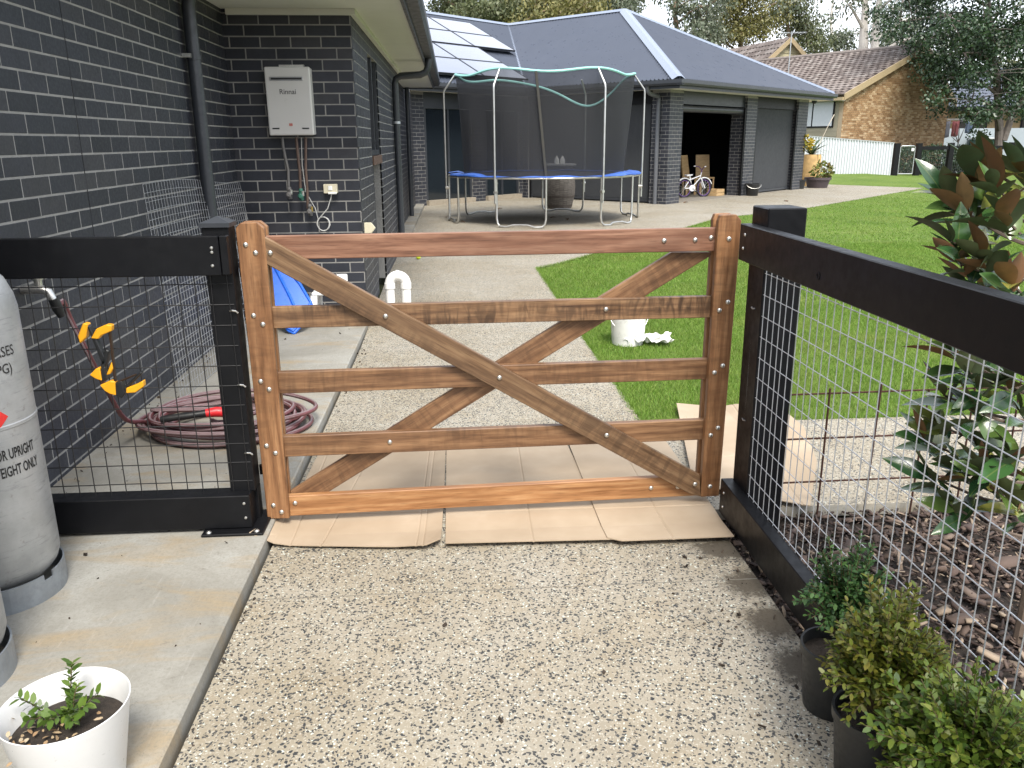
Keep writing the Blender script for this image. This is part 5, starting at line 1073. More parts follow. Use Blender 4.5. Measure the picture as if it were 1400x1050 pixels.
for a, b in (((.24, 0, .24), (.17, 0, .56)), ((.24, 0, .24), (.52, 0, .50)), ((.18, 0, .46), (.53, 0, .56)), ((.24, 0, .24), (0, 0, rw)), ((.18, 0, .48), (0, 0, rw)), ((.51, 0, .48), (.55, 0, .64)), ((.53, .035, .48), (WB, .035, rw)), ((.53, -.035, .48), (WB, -.035, rw))): fm_.tube([bk_(*a), bk_(*b)], .015, 8)
fm_.build('frame', WPT, bi, smooth=True); hbm = MB().tube([bk_(.55, 0, .62), bk_(.56, 0, .70)], .013, 8).tube([bk_(.50, -.22, .80), bk_(.54, -.12, .79), bk_(.56, 0, .70), bk_(.54, .12, .79), bk_(.50, .22, .80)], .011, 8); hb_ = hbm.build('handlebar', PUR, bi, smooth=True)
for y in (-.2, .2): MB().tube([bk_(.515, y, .80), bk_(.47, y * 1.15, .80)], .016, 8).build('grip', WPT, hb_, smooth=True)
MB().add([bk_(.02, -.06, .60), bk_(.02, .06, .60), bk_(.15, .045, .585), bk_(.26, .012, .60), bk_(.26, -.012, .60), bk_(.15, -.045, .585)] + [bk_(.03, -.05, .55), bk_(.03, .05, .55), bk_(.15, .03, .55), bk_(.25, .01, .57), bk_(.25, -.01, .57), bk_(.15, -.03, .55)], [(0, 1, 2, 3, 4, 5), (11, 10, 9, 8, 7, 6)] + [(i, i + 6, (i + 1) % 6 + 6, (i + 1) % 6) for i in range(6)]).build('saddle', WPT, bi, bevel=.008)
MB().tube([bk_(.16, 0, .47), bk_(.15, 0, .56)], .012, 8).build('seat_post', STEEL, bi); cg = MB().lathe([(.075, -.008), (.085, -.006), (.085, .006), (.075, .008)], bk_(.24, -.03, .24), 20, mat=Matrix.Rotation(math.pi / 2, 3, 'X') ).build('chain_guard', WPT, bi); MB().beam(bk_(.24, -.06, .24), bk_(.34, -.06, .16), .012, .018).beam(bk_(.24, .06, .24), bk_(.14, .06, .32), .012, .018).build('crank', STEEL, bi)
for x, y, z in ((.35, -.10, .15), (.13, .10, .33)): q = bk_(x, y, z); MB().obox(q, fx * .045, fy * .03, (0, 0, .012)).build('pedal', BLKPL, bi)
for x in (0, WB): MB().tube([bk_(x + (rw + .035) * math.cos(q), 0, rw + (rw + .035) * math.sin(q)) for q in [R(20 + 14 * i) + (0 if x else .6) for i in range(8)]], .016, 5).build('mudguard', WPT, bi, smooth=True)
# timber offcuts box, buckets, pots
p_ = Wp(3.55, 3.95); tb = thing('timber_crate', 'low tan timber crate on the bay floor beside brick pier', 'crate', p_); 
for dz_ in (.006, .10): 
    for (dx, dy, sx, sy) in ((0, -.14, .22, .012), (0, .14, .22, .012), (-.21, 0, .012, .125), (.21, 0, .012, .125)): c_ = p_ + U * dx + V_ * dy; MB().obox((c_.x, c_.y, .045 + dz_), U * sx, V_ * sy, (0, 0, .04)).build('board', WICK, tb)
c_ = p_; MB().obox((c_.x, c_.y, .02), U * .2, V_ * .12, (0, 0, .008)).build('base', WICK, tb)
p_ = onz(1028, 267.5, 0); bb_ = thing('black_bucket', 'plain black bucket on the patio below the grey blind', 'bucket', p_); MB().lathe([(.15, 0), (.155, .005), (.19, .30), (.20, .305), (.20, .33), (.185, .33), (.15, .02)], p_, 28, capt=False).build('tub', BLKPL, bb_, smooth=True, ang=40)
MB().tube([p_ + Vector((.2 * math.cos(a), -.1 * math.sin(a) - .1, .30 - .10 * math.sin(a))) for a in [math.pi * i / 10 for i in range(11)]], .005, 5).build('handle', STEEL, bb_)
def spiky(par, base, n, L, wd, mat, up=.7, name='foliage'):
    V = []; F = []
    for k in range(n):
        a = random.uniform(0, 6.28); d = Vector((math.cos(a), math.sin(a), random.uniform(.2, 1.6) * up)).normalized(); l = L * random.uniform(.6, 1.1); s_ = d.cross(Vector((0, 0, 1))).normalized(); nb = 6; o = len(V); b0_ = Vector(base) + Vector((random.gauss(0, .02), random.gauss(0, .02), 0))
        for i in range(nb + 1):
            f_ = i / nb; q = b0_ + d * l * f_ - Vector((0, 0, 1)) * l * .35 * f_ ** 2.2; w_ = wd * (1 - f_) ** .7 * (.6 + .4 * min(1, f_ * 4)) + .001; V += [tuple(q - s_ * w_), tuple(q + s_ * w_)]
        F += [(o + 2 * i, o + 2 * i + 1, o + 2 * i + 3, o + 2 * i + 2) for i in range(nb)]
    mb = MB(); mb.v = V; mb.f = F; o = mb.build(name, mat, par, fix=False, smooth=True); o['kind'] = 'stuff'; return o
SPK = islands('strap_leaf', [(.03, .06, .025), (.05, .09, .035), (.08, .12, .05)], .5, .2); YLF = islands('yellow_leaf', [(.35, .26, .03), (.50, .36, .04), (.22, .24, .04)], .5, .25); MIXL = islands('croton_leaf', [(.10, .16, .03), (.25, .27, .05), (.30, .20, .08), (.08, .12, .03)], .5, .2)
def blob(par, c, r, n, mat, L, name='foliage', flat=1.0):
    d = RNG.normal(0, 1, (n, 3)); d /= np.linalg.norm(d, axis=1)[:, None]; rad = RNG.uniform(.3, 1, n)[:, None] ** .5; P = np.array(c) + d * rad * np.array([r, r, r * flat]); o = fast(name, leafcloud(P, d + RNG.normal(0, .6, (n, 3)) + [0, 0, -.2], RNG.uniform(.6, 1.2, n) * L, 1.2, .8), 6, mat, par); o['kind'] = 'stuff'; return o
p_ = onz(1090, 258, 0); q1 = thing('pot_plant', 'black pot with a thin yellow-leaved plant at the brick pier', 'potted plant', p_); black_pot(p_, .24, .27, q1); e = p_ + Vector((.10, -.05, 1.25)); MB().tube([p_ + Vector((.02, 0, .24)), p_ + Vector((.05, 0, .8)), e], .012, 6).tube([p_ + Vector((-.03, 0, .24)), p_ + Vector((.0, 0, .6)), e + Vector((-.06, 0, -.05))], .01, 6).build('stem', plain('cane', (.30, .22, .14), .8), q1); blob(q1, e + Vector((0, 0, .1)), .22, 160, YLF, .13)
q = onz(1090, 254, 0); screw(p_ + Vector((-.05, -.2, .14)), (0, -1, .1), q1, 'label', MB().box(-.05, .05, -.03, .03, 0, .003).mesh('label')); 
bpy.data.objects['label'].data.materials.append(WHITEPL)
p_ = onz(1108, 255, 0) + Vector((.15, .55, 0)); q2 = thing('log_planter', 'sawn tan log planter with strappy dark leaves by the pier', 'planter', p_)
MB().lathe([(.32, 0), (.34, .1), (.335, .5), (.345, .9), (.33, 1.0), (.27, 1.0), (.26, .9)], p_, 20).build('log', plain('sawn_log', (.50, .33, .14), .8, var=.3, scale=6, dirt=((.28, .2, .12), 4, .5)), q2, smooth=True, ang=40); spiky(q2, p_ + Vector((0, 0, .98)), 46, 1.1, .035, SPK, 1.0)
MB().tube([p_ + Vector((.1, 0, .95)), p_ + Vector((.45, -.1, 1.9)), p_ + Vector((.62, -.1, 2.25))], [.012, .009, .014], 6).build('flower_stalk', plain('stalk', (.6, .52, .42), .8), q2)
p_ = onz(1117, 256.5, 0); q3 = thing('pot_plant', 'wide brown bowl pot with mixed green and yellow leaves', 'potted plant', p_); MB().lathe([(.30, 0), (.31, .03), (.37, .24), (.41, .25), (.41, .32), (.36, .32), (.33, .1)], p_, 28, capt=False).build('pot', plain('brown_pot', (.06, .045, .05), .6, var=.2), q3, smooth=True, ang=40); MB().lathe([(.37, .29), (.002, .30)], p_, 20, capb=False).build('soil', SOIL, q3); blob(q3, p_ + Vector((.12, 0, .52)), .33, 300, MIXL, .12, flat=.8)
for i, (x, y) in enumerate(((940, 276.5), (1072, 274.5), (1077, 274.6), (686, 285), (745, 300), (760, 297), (610, 297), (628, 303), (775, 299))):
    p_ = onz(x, y, 0.012); o = link('dead_leaf', leaf_mesh(.14, .07, 'dead_leaf', .5, .3), plain('leaf_litter', (.11, .06, .03), .9, var=.4), None, orient((random.uniform(-1, 1), random.uniform(-1, 1), .12), 0, p_)); tag(o, 'curled brown dead leaf lying on the patio concrete', 'leaf', 'dead leaves on the patio')

# ================================================================== BACK BOUNDARY
cf = thing('corrugated_fence', 'white corrugated steel fence below the tan brick house', 'fence', (16.5, 34.5, 0)); WCOR = plain('white_steel', (.60, .62, .65), .45, .1, var=.04, scale=2)
xl, xr = 14.2, 18.28; n = 18; mb = MB()
NQ = 140
for i in range(NQ + 1):
    x = xl + (xr - xl) * i / NQ; f_ = (x - xl) / (xr - xl); zt_ = 1.62 - .33 * f_; y = 34.5 + (.03, .03, -.03, -.03)[i % 4]; mb.v += [(x, y, -.03), (x, y, zt_)]
for i in range(NQ): mb.f.append((2 * i, 2 * i + 2, 2 * i + 3, 2 * i + 1))
mb.build('sheet', WCOR, cf, fix=False); MB().beam((xl, 34.5, 1.64), (xr, 34.5, 1.31), .06, .035).build('cap_rail', GALV, cf)
pf = thing('back_fence', 'black timber post-and-rail fence with wire at the far end of the lawn', 'fence', (22, 34.5, 0))
posts = [18.42, 19.37, 20.75, 22.05, 23.4]
YB = 34.5
for x in posts: bx('post', x - .10, x + .10, YB - .1, YB + .1, -.05, 1.30, BLACK, pf)
for a, b in zip(posts[1:], posts[2:]): bx('rail', a + .1, b - .1, YB - .05, YB + .03, 1.02, 1.17, BLACK, pf); bx('rail', a + .1, b - .1, YB - .05, YB + .03, .02, .14, BLACK, pf)
wm = MB()
for i in range(46): x = 19.5 + .085 * i; wm.tube([(x, YB + .04, .1), (x, YB + .04, 1.05)], .002, 3)
for i in range(9): wm.tube([(19.4, YB + .045, .15 + .1 * i), (23.4, YB + .045, .15 + .1 * i)], .002, 3)
wm.build('wire_mesh', GALV, pf)
sg = thing('side_gate', 'narrow metal-framed mesh gate between black posts at the lawn end', 'gate', (18.9, YB, 0)); P = [(18.58, YB, .06), (18.58, YB, 1.14), (18.64, YB, 1.19), (19.15, YB, 1.19), (19.21, YB, 1.14), (19.21, YB, .06)]
MB().tube(P, .022, 8).tube([P[0], P[-1]], .022, 8).build('frame', GALV, sg, smooth=True, ang=60); wm = MB()
for i in range(12): x = 18.63 + .05 * i; wm.tube([(x, YB, .06), (x, YB, 1.18)], .002, 3)
for i in range(14): wm.tube([(18.58, YB, .1 + .08 * i), (19.21, YB, .1 + .08 * i)], .002, 3)
wm.build('wire_mesh', GALV, sg); MB().box(19.05, 19.16, YB - .03, YB - .005, .98, 1.1).build('latch_plate', WHITEPL, sg); MB().box(18.50, 18.60, YB - .02, YB + .02, .95, 1.0).build('hinge', GALV, sg)

# ================================================================== NEIGHBOUR HOUSES
class Frame:
    def __init__(s, o, ang): s.o = Vector(o); s.u = Vector((math.cos(ang), math.sin(ang), 0)); s.v = Vector((-math.sin(ang), math.cos(ang), 0))
    def __call__(s, a, b, z): return s.o + s.u * a + s.v * b + Vector((0, 0, z))
    def box(s, mb, a0, a1, b0, b1, z0, z1): return mb.obox(s((a0 + a1) / 2, (b0 + b1) / 2, (z0 + z1) / 2), s.u * (a1 - a0) / 2, s.v * (b1 - b0) / 2, (0, 0, (z1 - z0) / 2))
def tiles(mb, p, e, up, ne, nu, skip=None):
    """rows of overlapping roof tiles on a slope: origin p, eave vector e, up-slope vector up"""
    nrm = e.cross(up).normalized(); nrm = nrm if nrm.z > 0 else -nrm; de, du = e / ne, up / nu
    for j in range(nu):
        for i in range(ne):
            c = p + de * (i + .5 * (j % 2)) + du * j
            if skip and skip(c + de * .5): continue
            q = [c + nrm * .045, c + de * .48 + nrm * .075, c + de * .97 + nrm * .045]; mb.add([*q, *[k + du * 1.12 - nrm * .035 for k in q], q[0] - nrm * .04, q[2] - nrm * .04], [(0, 1, 4, 3), (1, 2, 5, 4), (0, 6, 7, 2, 1)])
TILE = m_brick('roof_tile', [(.125, .10, .09), (.17, .14, .125), (.21, .175, .16), (.26, .23, .21)], .8, .15, .3)
TANB = m_brick('tan_brick', [(.20, .115, .055), (.28, .17, .085), (.36, .235, .125), (.50, .37, .23), (.25, .145, .07), (.40, .26, .14)], .85, .15, .3); TMOR = plain('tan_mortar', (.36, .29, .20), .9, var=.12)
BARGE = plain('barge_tan', (.36, .28, .165), .6, var=.08); SIDE = plain('weatherboard', (.27, .245, .175), .65, var=.08)
nh = thing('brick_bungalow', 'tan brick house with gabled brown tile roof beyond the fence', 'house', (17.3, 37.2, 0))
gA, gB = Vector((17.25, 37.2, 0)), Vector((25.0, 42.2, 0)); AF = .66; ang = math.atan2(gB.y - gA.y, gB.x - gA.x); F1 = Frame(gA, ang); GW = (gB - gA).length; ze, za = 3.45, 5.62
roofz = lambda a: ze + (za - ze) * (a / (GW * AF) if a < GW * AF else (GW - a) / (GW * (1 - AF)))
MB().prism([F1(0, .05, -.1), F1(GW, .05, -.1), F1(GW, .05, ze), F1(GW * AF, .05, za), F1(0, .05, ze)], F1.v * .2).build('gable_wall', TMOR, nh)
gb = MB(); ch_ = .086
for k in range(int(za / ch_)):
    z = .04 + k * ch_; 
    i = -1
    while i * .24 < GW:
        a0 = i * .24 + (.12 if k % 2 else 0); a0c, a1c = max(a0 + .005, 0), min(a0 + .235, GW); i += 1
        if a1c - a0c < .04 or roofz(a0c) < z + .08 and roofz(a1c) < z + .08: continue
        if min(roofz(a0c), roofz(a1c)) < z + .06: continue
        F1.box(gb, a0c, a1c, .036, .055, z + .005, z + .081)
o = gb.build('bricks', TANB, nh, fix=False); o['kind'] = 'stuff'
DP = 13.0
lw = MB(); F1.box(lw, 0, .15, .26, DP, -.1, ze - .02); lw.build('side_wall', SIDE, nh)
for k in range(9): F1.box(MB(), -.02 , -.001, .26, DP, .2 + .2 * k, .39 + .2 * k).build('weatherboard', SIDE, nh)
for b0_ in (.45, 2.75, 5.05):
    f_ = F1.box(MB(), -.05, -.021, b0_, b0_ + 2.15, 1.98, 3.40).build('window', BLACK, nh); F1.box(MB(), -.062, -.051, b0_ + .07, b0_ + 1.05, 2.05, 3.34).build('pane', plain('pale_pane', (.50, .53, .55), .15, var=.06), f_); F1.box(MB(), -.062, -.051, b0_ + 1.12, b0_ + 2.08, 2.05, 3.34).build('pane', plain('pale_pane', (.50, .53, .55), .15), f_)
ov = .35
for sgn in (0, 1):
    e0 = F1(-ov if sgn == 0 else GW + ov, -.12, ze - (za - ze) / (GW * (AF if sgn == 0 else 1 - AF)) * ov); up = F1(GW * AF, -.12, za + .05) - e0; mb = MB(); mb.add([e0, e0 + F1.v * DP, e0 + F1.v * DP + up, e0 + up], [(0, 1, 2, 3)]); rfp = mb.build('roof', TILE, nh, fix=False)
    if sgn == 0:
        tm_ = MB(); tiles(tm_, e0, F1.v * DP, up, int(DP / .31), int(up.length / .33)); o = tm_.build('roof_tiles', TILE, rfp, fix=False); o['kind'] = 'stuff'
    MB().prism([e0 - F1.v * .03 - Vector((0, 0, .22)), e0 - F1.v * .03 + Vector((0, 0, .06)), e0 + up - F1.v * .03 + Vector((0, 0, .06)), e0 + up - F1.v * .03 - Vector((0, 0, .22))], -F1.v * .05).build('barge_board', BARGE, nh)
MB().tube([F1(GW * AF, -.15, za + .09), F1(GW * AF, DP, za + .09)], .11, 8).build('ridge_tiles', TILE, nh); MB().beam(F1(-ov - .05, -.15, ze - .28), F1(-ov - .05, DP, ze - .28), .12, .13).build('gutter', BARGE, nh)
F1.box(MB(), -ov, .0, .0, DP, ze - .36, ze - .33).build('soffit', CREAM, nh)
an = F1(1.6, 4.2, 4.35); at_ = thing('tv_antenna', 'thin tv antenna mast standing on the brown tile roof', 'antenna', an); MB().tube([an - Vector((0, 0, .5)), an + Vector((0, 0, 2.1))], .025, 6).build('mast', GALV, at_); bmn = MB().tube([an + Vector((-.7, 0, 2.0)), an + Vector((.7, 0, 2.05))], .02, 6)
for k in range(8): q = an + Vector((-.65 + .18 * k, 0, 2.02)); bmn.tube([q - F1.u * .3 * 0 - Vector((0, .35, 0)), q + Vector((0, .35, 0))], .012, 4)
bmn.build('boom', GALV, at_)
# cream weatherboard gable behind it
cg_ = thing('weatherboard_house', 'cream weatherboard house gable rising behind the tile roofs', 'house', (19, 54, 0)); apx = ony(1078, 54, 50.0); GW2 = 7.2; F2 = Frame(Vector((apx.x, apx.y, 0)) - Vector((math.cos(R(12)), math.sin(R(12)), 0)) * GW2 / 2, R(12)); za2 = apx.z; ze2 = za2 - 2.9; CR = plain('cream_board', (.42, .38, .235), .6, var=.06)
MB().prism([F2(0, .1, 0), F2(GW2, .1, 0), F2(GW2, .1, ze2), F2(GW2 / 2, .1, za2), F2(0, .1, ze2)], F2.v * .2).build('gable_wall', CR, cg_)
for k in range(9):
    z0 = za2 - 3.1 + .34 * k; z1 = z0 + .33; h0 = GW2 / 2 if z0 < ze2 else GW2 / 2 * (za2 - z0) / (za2 - ze2); h1 = GW2 / 2 if z1 < ze2 else max(GW2 / 2 * (za2 - z1) / (za2 - ze2), .02)
    if z1 < za2: MB().prism([F2(GW2 / 2 - h0, .02, z0), F2(GW2 / 2 + h0, .02, z0), F2(GW2 / 2 + h1, .06, z1), F2(GW2 / 2 - h1, .06, z1)], F2.v * .03).build('weatherboard', CR, cg_)
for sgn in (0, 1):
    e0 = F2(-.45 if sgn == 0 else GW2 + .45, -.25, ze2 - .43); up = F2(GW2 / 2, -.25, za2 + .08) - e0; rp_ = MB().add([e0, e0 + F2.v * 12, e0 + F2.v * 12 + up, e0 + up], [(0, 1, 2, 3)]).build('roof', TILE, cg_, fix=False)
    if sgn == 0: tm_ = MB(); tiles(tm_, e0, F2.v * 12, up, 36, 12); o = tm_.build('roof_tiles', TILE, rp_, fix=False); o['kind'] = 'stuff'
    MB().prism([e0 - Vector((0, 0, .25)), e0 + Vector((0, 0, .05)), e0 + up + Vector((0, 0, .05)), e0 + up - Vector((0, 0, .25))], -F2.v * .06).build('barge_board', BARGE, cg_)
# house with dark roof behind the big tree, pink brick wing and pale wall
dh = thing('tan_cottage', 'tan cottage with dark grey tile roof behind the big tree', 'house', (33, 52, 0)); F3 = Frame((30.3, 53.0, 0), R(-25)); DK = plain('slate_tile', (.10, .115, .15), .6, var=.15, scale=4)
F3.box(MB(), 0, 10, 0, 5, 0, 3.35).build('wall', plain('cottage_wall', (.34, .25, .13), .8, var=.12), dh)
for k in range(2): f_ = F3.box(MB(), 1.6 + 3.4 * k, 3.2 + 3.4 * k, -.05, -.002, 1.2, 2.8).build('window', BLACK, dh); F3.box(MB(), 1.7 + 3.4 * k, 3.1 + 3.4 * k, -.06, -.051, 1.3, 2.7).build('pane', m_glass(), f_)
MB().add([F3(-.8, -.8, 3.3), F3(10.8, -.8, 3.3), F3(7.5, 2.5, 5.7), F3(2.5, 2.5, 5.7)], [(0, 1, 2, 3)]).add([F3(-.8, -.8, 3.3), F3(2.5, 2.5, 5.7), F3(-.8, 5.8, 3.3)], [(0, 1, 2)]).build('roof', DK, dh, fix=False)
tm_ = MB(); e0 = F3(-.8, -.8, 3.31); up = F3(-.8, 2.5, 5.71) - e0
tiles(tm_, e0, F3.u * 11.6, up, 36, 12, skip=lambda c: (lambda a, z: (z - 3.3) / 2.4 * 3.3 > min(a + .8, 10.8 - a))((c - F3.o).dot(F3.u), c.z)); o = tm_.build('roof_tiles', DK, dh, fix=False); o['kind'] = 'stuff'; F3.box(MB(), -.9, 10.9, -.95, -.82, 3.1, 3.28).build('gutter', BLACK, dh)
pw = thing('pink_brick_wing', 'pinkish brick house wing with flat parapet behind the clothes line', 'house', (26.5, 48, 0)); F4 = Frame((25.2, 48.6, 0), R(6)); F4.box(MB(), 0, 2.5, 0, 4, 0, 3.7).build('wall', plain('pink_mortar', (.42, .32, .26), .9), pw)
PKB = m_brick('pink_brick', [(.36, .21, .15), (.44, .28, .20), (.52, .35, .27)], .85, .1, .3); gb = MB()
for k in range(42):
    for i in range(-1, 11):
        a0, a1 = max(i * .24 + (.12 if k % 2 else 0) + .005, 0), min(i * .24 + (.12 if k % 2 else 0) + .235, 2.5)
        if a1 - a0 > .03: F4.box(gb, a0, a1, -.012, .005, .06 + .086 * k, .136 + .086 * k)
o = gb.build('bricks', PKB, pw, fix=False); o['kind'] = 'stuff'; F4.box(MB(), .2, 2.0, -.06, -.014, 2.15, 2.25).build('pipe_cover', BLACK, pw)
PALE = plain('pale_panel', (.33, .38, .41), .6, var=.06, scale=1); pn = thing('panel_fence', 'pale blue-grey panel fence behind the black wire fence', 'fence', (28, 46, 0)); 
for k in range(9): MB().box(23.0 + 2.4 * k, 25.37 + 2.4 * k, 46.0, 46.06, 0, 2.0).build('panel', PALE, pn); MB().box(25.37 + 2.4 * k, 25.40 + 2.4 * k, 45.97, 46.07, 0, 2.05).build('post', GALV, pn)
# washing line
cl = thing('clothes_line', 'rotary clothes line pole with wires behind the back fence', 'clothes line', (25.9, 43.5, 0)); CLX, CLY = 25.7, 43.5; MB().tube([(CLX, CLY, 0), (CLX, CLY, 2.45)], .035, 8).build('pole', plain('grey_pole', (.12, .13, .13), .5), cl); wl = MB()
for k in range(4): a = R(20 + 90 * k); wl.tube([(CLX, CLY, 2.2), (CLX + 2.1 * math.cos(a), CLY + 2.1 * math.sin(a), 2.45)], .018, 6)
for r_ in (1.2, 2.05): P = [(CLX + r_ * math.cos(R(20 + 90 * k)), CLY + r_ * math.sin(R(20 + 90 * k)), 2.42) for k in range(4)]; wl.tube(P, .006, 4, closed=True)
wl.build('arms', GALV, cl)
def cloth(label, x, wd, h, c, y=CLY - 1.0, zt_=2.35):
    mb = MB(); n = 14
    for i in range(n + 1):
        for j in range(5): f_ = i / n; mb.v.append((x + wd * f_, y + .05 * math.sin(9 * f_ + x) + .03 * math.sin(21 * f_), zt_ - h * j / 4 - .05 * math.sin(math.pi * f_)))
    for i in range(n):
        for j in range(4): mb.f.append((i * 5 + j, i * 5 + 5 + j, i * 5 + 6 + j, i * 5 + 1 + j))
    o = mb.build('laundry', plain('cloth_' + label.split()[0], c, .9, var=.08), None, fix=False, smooth=True); md = o.modifiers.new('thickness', 'SOLIDIFY'); md.thickness = .012; tag(o, label, 'laundry', 'washing on the line')
cloth('white towel hanging on the clothes line, widest of the washing', 23.9, .85, 1.05, (.62, .61, .60)); cloth('grey shirt hanging on the clothes line beside the white towel', 24.85, .55, .8, (.22, .22, .26)); cloth('red shirt hanging on the clothes line near its pole', 25.48, .38, .75, (.45, .16, .17)); cloth('blue-striped top hanging on the clothes line right of its pole', 26.2, .35, .6, (.30, .38, .55))
MB_ = None
gt = thing('green_wheelie_bin', 'dark green wheelie bin against the pale panel fence', 'bin', (29.2, 45.5, 0)); MB().add([(28.7, 45.2, .1), (29.6, 45.2, .1), (29.6, 45.8, .1), (28.7, 45.8, .1), (28.6, 45.1, 1.4), (29.7, 45.1, 1.4), (29.7, 45.9, 1.4), (28.6, 45.9, 1.4)], [(0, 3, 2, 1), (4, 5, 6, 7), (0, 1, 5, 4), (1, 2, 6, 5), (2, 3, 7, 6), (3, 0, 4, 7)]).build('body', plain('bin_green', (.02, .07, .045), .5), gt, bevel=.03); MB().box(28.55, 29.75, 45.0, 45.95, 1.402, 1.50).build('lid', plain('bin_lid', (.45, .47, .46), .5), gt, bevel=.03)
for x in (28.8, 29.5): MB().tube([(x - .03, 45.85, .1), (x + .03, 45.85, .1)], .1, 14).build('wheel', TY, gt)

# ================================================================== TREES
def tree(name, label, base, hgt, trunk_r, limbs, leafmat, barkmat, leafL, nleaf, lean=(0, 0), clump=1.0, droop=0.0, group=None, wsc=1.0, seed=1, trunk_pts=None):
    """tapered trunk, forked limbs and leaf clumps at the limb ends; limbs = list of (start fraction, dx, dy, dz)"""
    rnd = random.Random(seed); b = Vector(base); t_ = thing(name, label, 'tree', b, group); topp = b + Vector((lean[0], lean[1], hgt))
    if trunk_pts: S = spline([Vector(q) for q in trunk_pts], 5)
    else: S = spline([b, b.lerp(topp, .35) + Vector((rnd.gauss(0, .15), rnd.gauss(0, .15), 0)), b.lerp(topp, .7) + Vector((rnd.gauss(0, .25), rnd.gauss(0, .25), 0)), topp], 5)
    n = len(S); MB().tube(S, [trunk_r * (1 - .8 * i / (n - 1)) + .01 for i in range(n)], 10).build('trunk', barkmat, t_, smooth=True); lb = MB(); cl_ = []
    for (f_, dx, dy, dz) in limbs:
        s_ = S[min(int(f_ * (n - 1)), n - 1)]; e = s_ + Vector((dx, dy, dz)); m_ = s_.lerp(e, .5) + Vector((rnd.gauss(0, .2), rnd.gauss(0, .2), .12 * abs(dx))); Q = spline([s_, m_, e], 4); r0_ = trunk_r * .42 * (1 - .5 * f_); lb.tube(Q, [r0_ * (1 - .8 * i / (len(Q) - 1)) + .008 for i in range(len(Q))], 6)
        ln = (e - s_).length
        for k in range(5):
            q = Q[rnd.randint(len(Q) // 2, len(Q) - 1)]; e2 = q + Vector((rnd.gauss(0, 1), rnd.gauss(0, 1), rnd.gauss(.25 - droop, .6))) * (.22 * ln + .35); lb.tube([q, q.lerp(e2, .5) + Vector((0, 0, .08)), e2], [.03, .018, .008], 4); cl_.append((e2, rnd.uniform(.55, 1.05) * clump))
        cl_.append((e, clump))
    lb.build('limbs', barkmat, t_, fix=False, smooth=True); wts = np.array([c[1] ** 2 for c in cl_]); cnt = (nleaf * wts / wts.sum()).astype(int); P = []
    for (c, r_), k in zip(cl_, cnt):
        d = RNG.normal(0, 1, (k, 3)); d /= np.linalg.norm(d, axis=1)[:, None] + 1e-9; P.append(np.array(c) + d * (RNG.uniform(0, 1, k)[:, None] ** .45) * r_ * np.array([1, 1, .62]))
    P = np.concatenate(P); d = RNG.normal(0, 1, P.shape) + np.array([0, 0, -droop * 2]); fo = fast('crown', leafcloud(P, d, RNG.uniform(.6, 1.25, len(P)) * leafL, wsc, .9), 6, leafmat, t_); fo['kind'] = 'stuff'; return t_
def ring_limbs(rnd, n, spread, f0, f1, dz0, dz1):
    return [(rnd.uniform(f0, f1), spread * rnd.uniform(.45, 1) * math.cos(a), spread * rnd.uniform(.45, 1) * math.sin(a), rnd.uniform(dz0, dz1)) for a in [2 * math.pi * (i + rnd.uniform(-.3, .3)) / n for i in range(n)]]
DKL = islands('dark_evergreen', [(.016, .038, .017), (.027, .058, .025), (.042, .082, .035), (.07, .115, .052)], .42, .1, .6); GUM = islands('gum_leaf', [(.07, .09, .035), (.11, .135, .055), (.15, .17, .075), (.20, .21, .11)], .5, .18); GUMY = islands('gum_leaf_olive', [(.11, .115, .032), (.16, .16, .045), (.22, .205, .065), (.27, .24, .09)], .5, .2); GUMB = islands('gum_leaf_blue', [(.075, .10, .058), (.115, .145, .085), (.165, .19, .125), (.22, .24, .18)], .5, .18)
BARK = plain('grey_bark', (.16, .135, .12), .9, var=.3, scale=5, bump=.6); GBARK = plain('white_gum_bark', (.62, .58, .53), .75, var=.2, scale=3, dirt=((.24, .19, .15), 2, .6)); RBARK = plain('tan_bark', (.27, .19, .13), .85, var=.3, scale=3)
# big dark evergreen by the clothes line: built from limbs that hang low over the fence
rnd = random.Random(5); YT = 39.0
def tp_(x, y, Y=YT): return ony(x, y, Y)
tb_ = tp_(1366, 196); tb_.z = 0
lim = []; tpts = [tb_, tp_(1366, 190), tp_(1364, 130), tp_(1358, 70), tp_(1352, 10), tp_(1346, -60), tp_(1340, -120)]
S_ = spline([Vector(q) for q in tpts], 5)
for (x, y, dy_) in [(1300, 60, 0), (1270, 20, 1), (1265, 80, 0), (1285, 110, -1), (1320, 140, -2), (1345, 150, -2.5), (1390, 60, -2), (1420, 20, -2), (1440, 90, -1), (1310, -20, 0), (1270, -50, 1), (1360, -60, -1), (1420, -80, -1), (1480, 0, -1), (1460, -50, 0), (1330, 100, -2.5), (1300, 30, -2.5), (1255, 55, .5), (1390, 0, -2.5), (1345, 40, -2.5), (1405, 110, -1), (1262, -10, 0), (1305, 95, 1.5), (1380, 110, 1.5), (1430, 135, 0), (1235, 30, 0), (1250, -40, 0)]:
    e = tp_(x, y, YT + dy_); f_ = min(max((len(S_) - 1 - min(range(len(S_)), key=lambda i: abs(S_[i].z - (e.z - .5)))) / (len(S_) - 1), 0), 1); f_ = 1 - f_; s_ = S_[int(f_ * (len(S_) - 1))]; lim.append((f_, e.x - s_.x, e.y - s_.y, e.z - s_.z))
tree('evergreen_tree', 'big dark evergreen tree overhanging the black back fence', tb_, 9, .21, lim, DKL, BARK, .13, 34000, clump=.92, droop=.2, wsc=1.4, seed=3, trunk_pts=tpts)
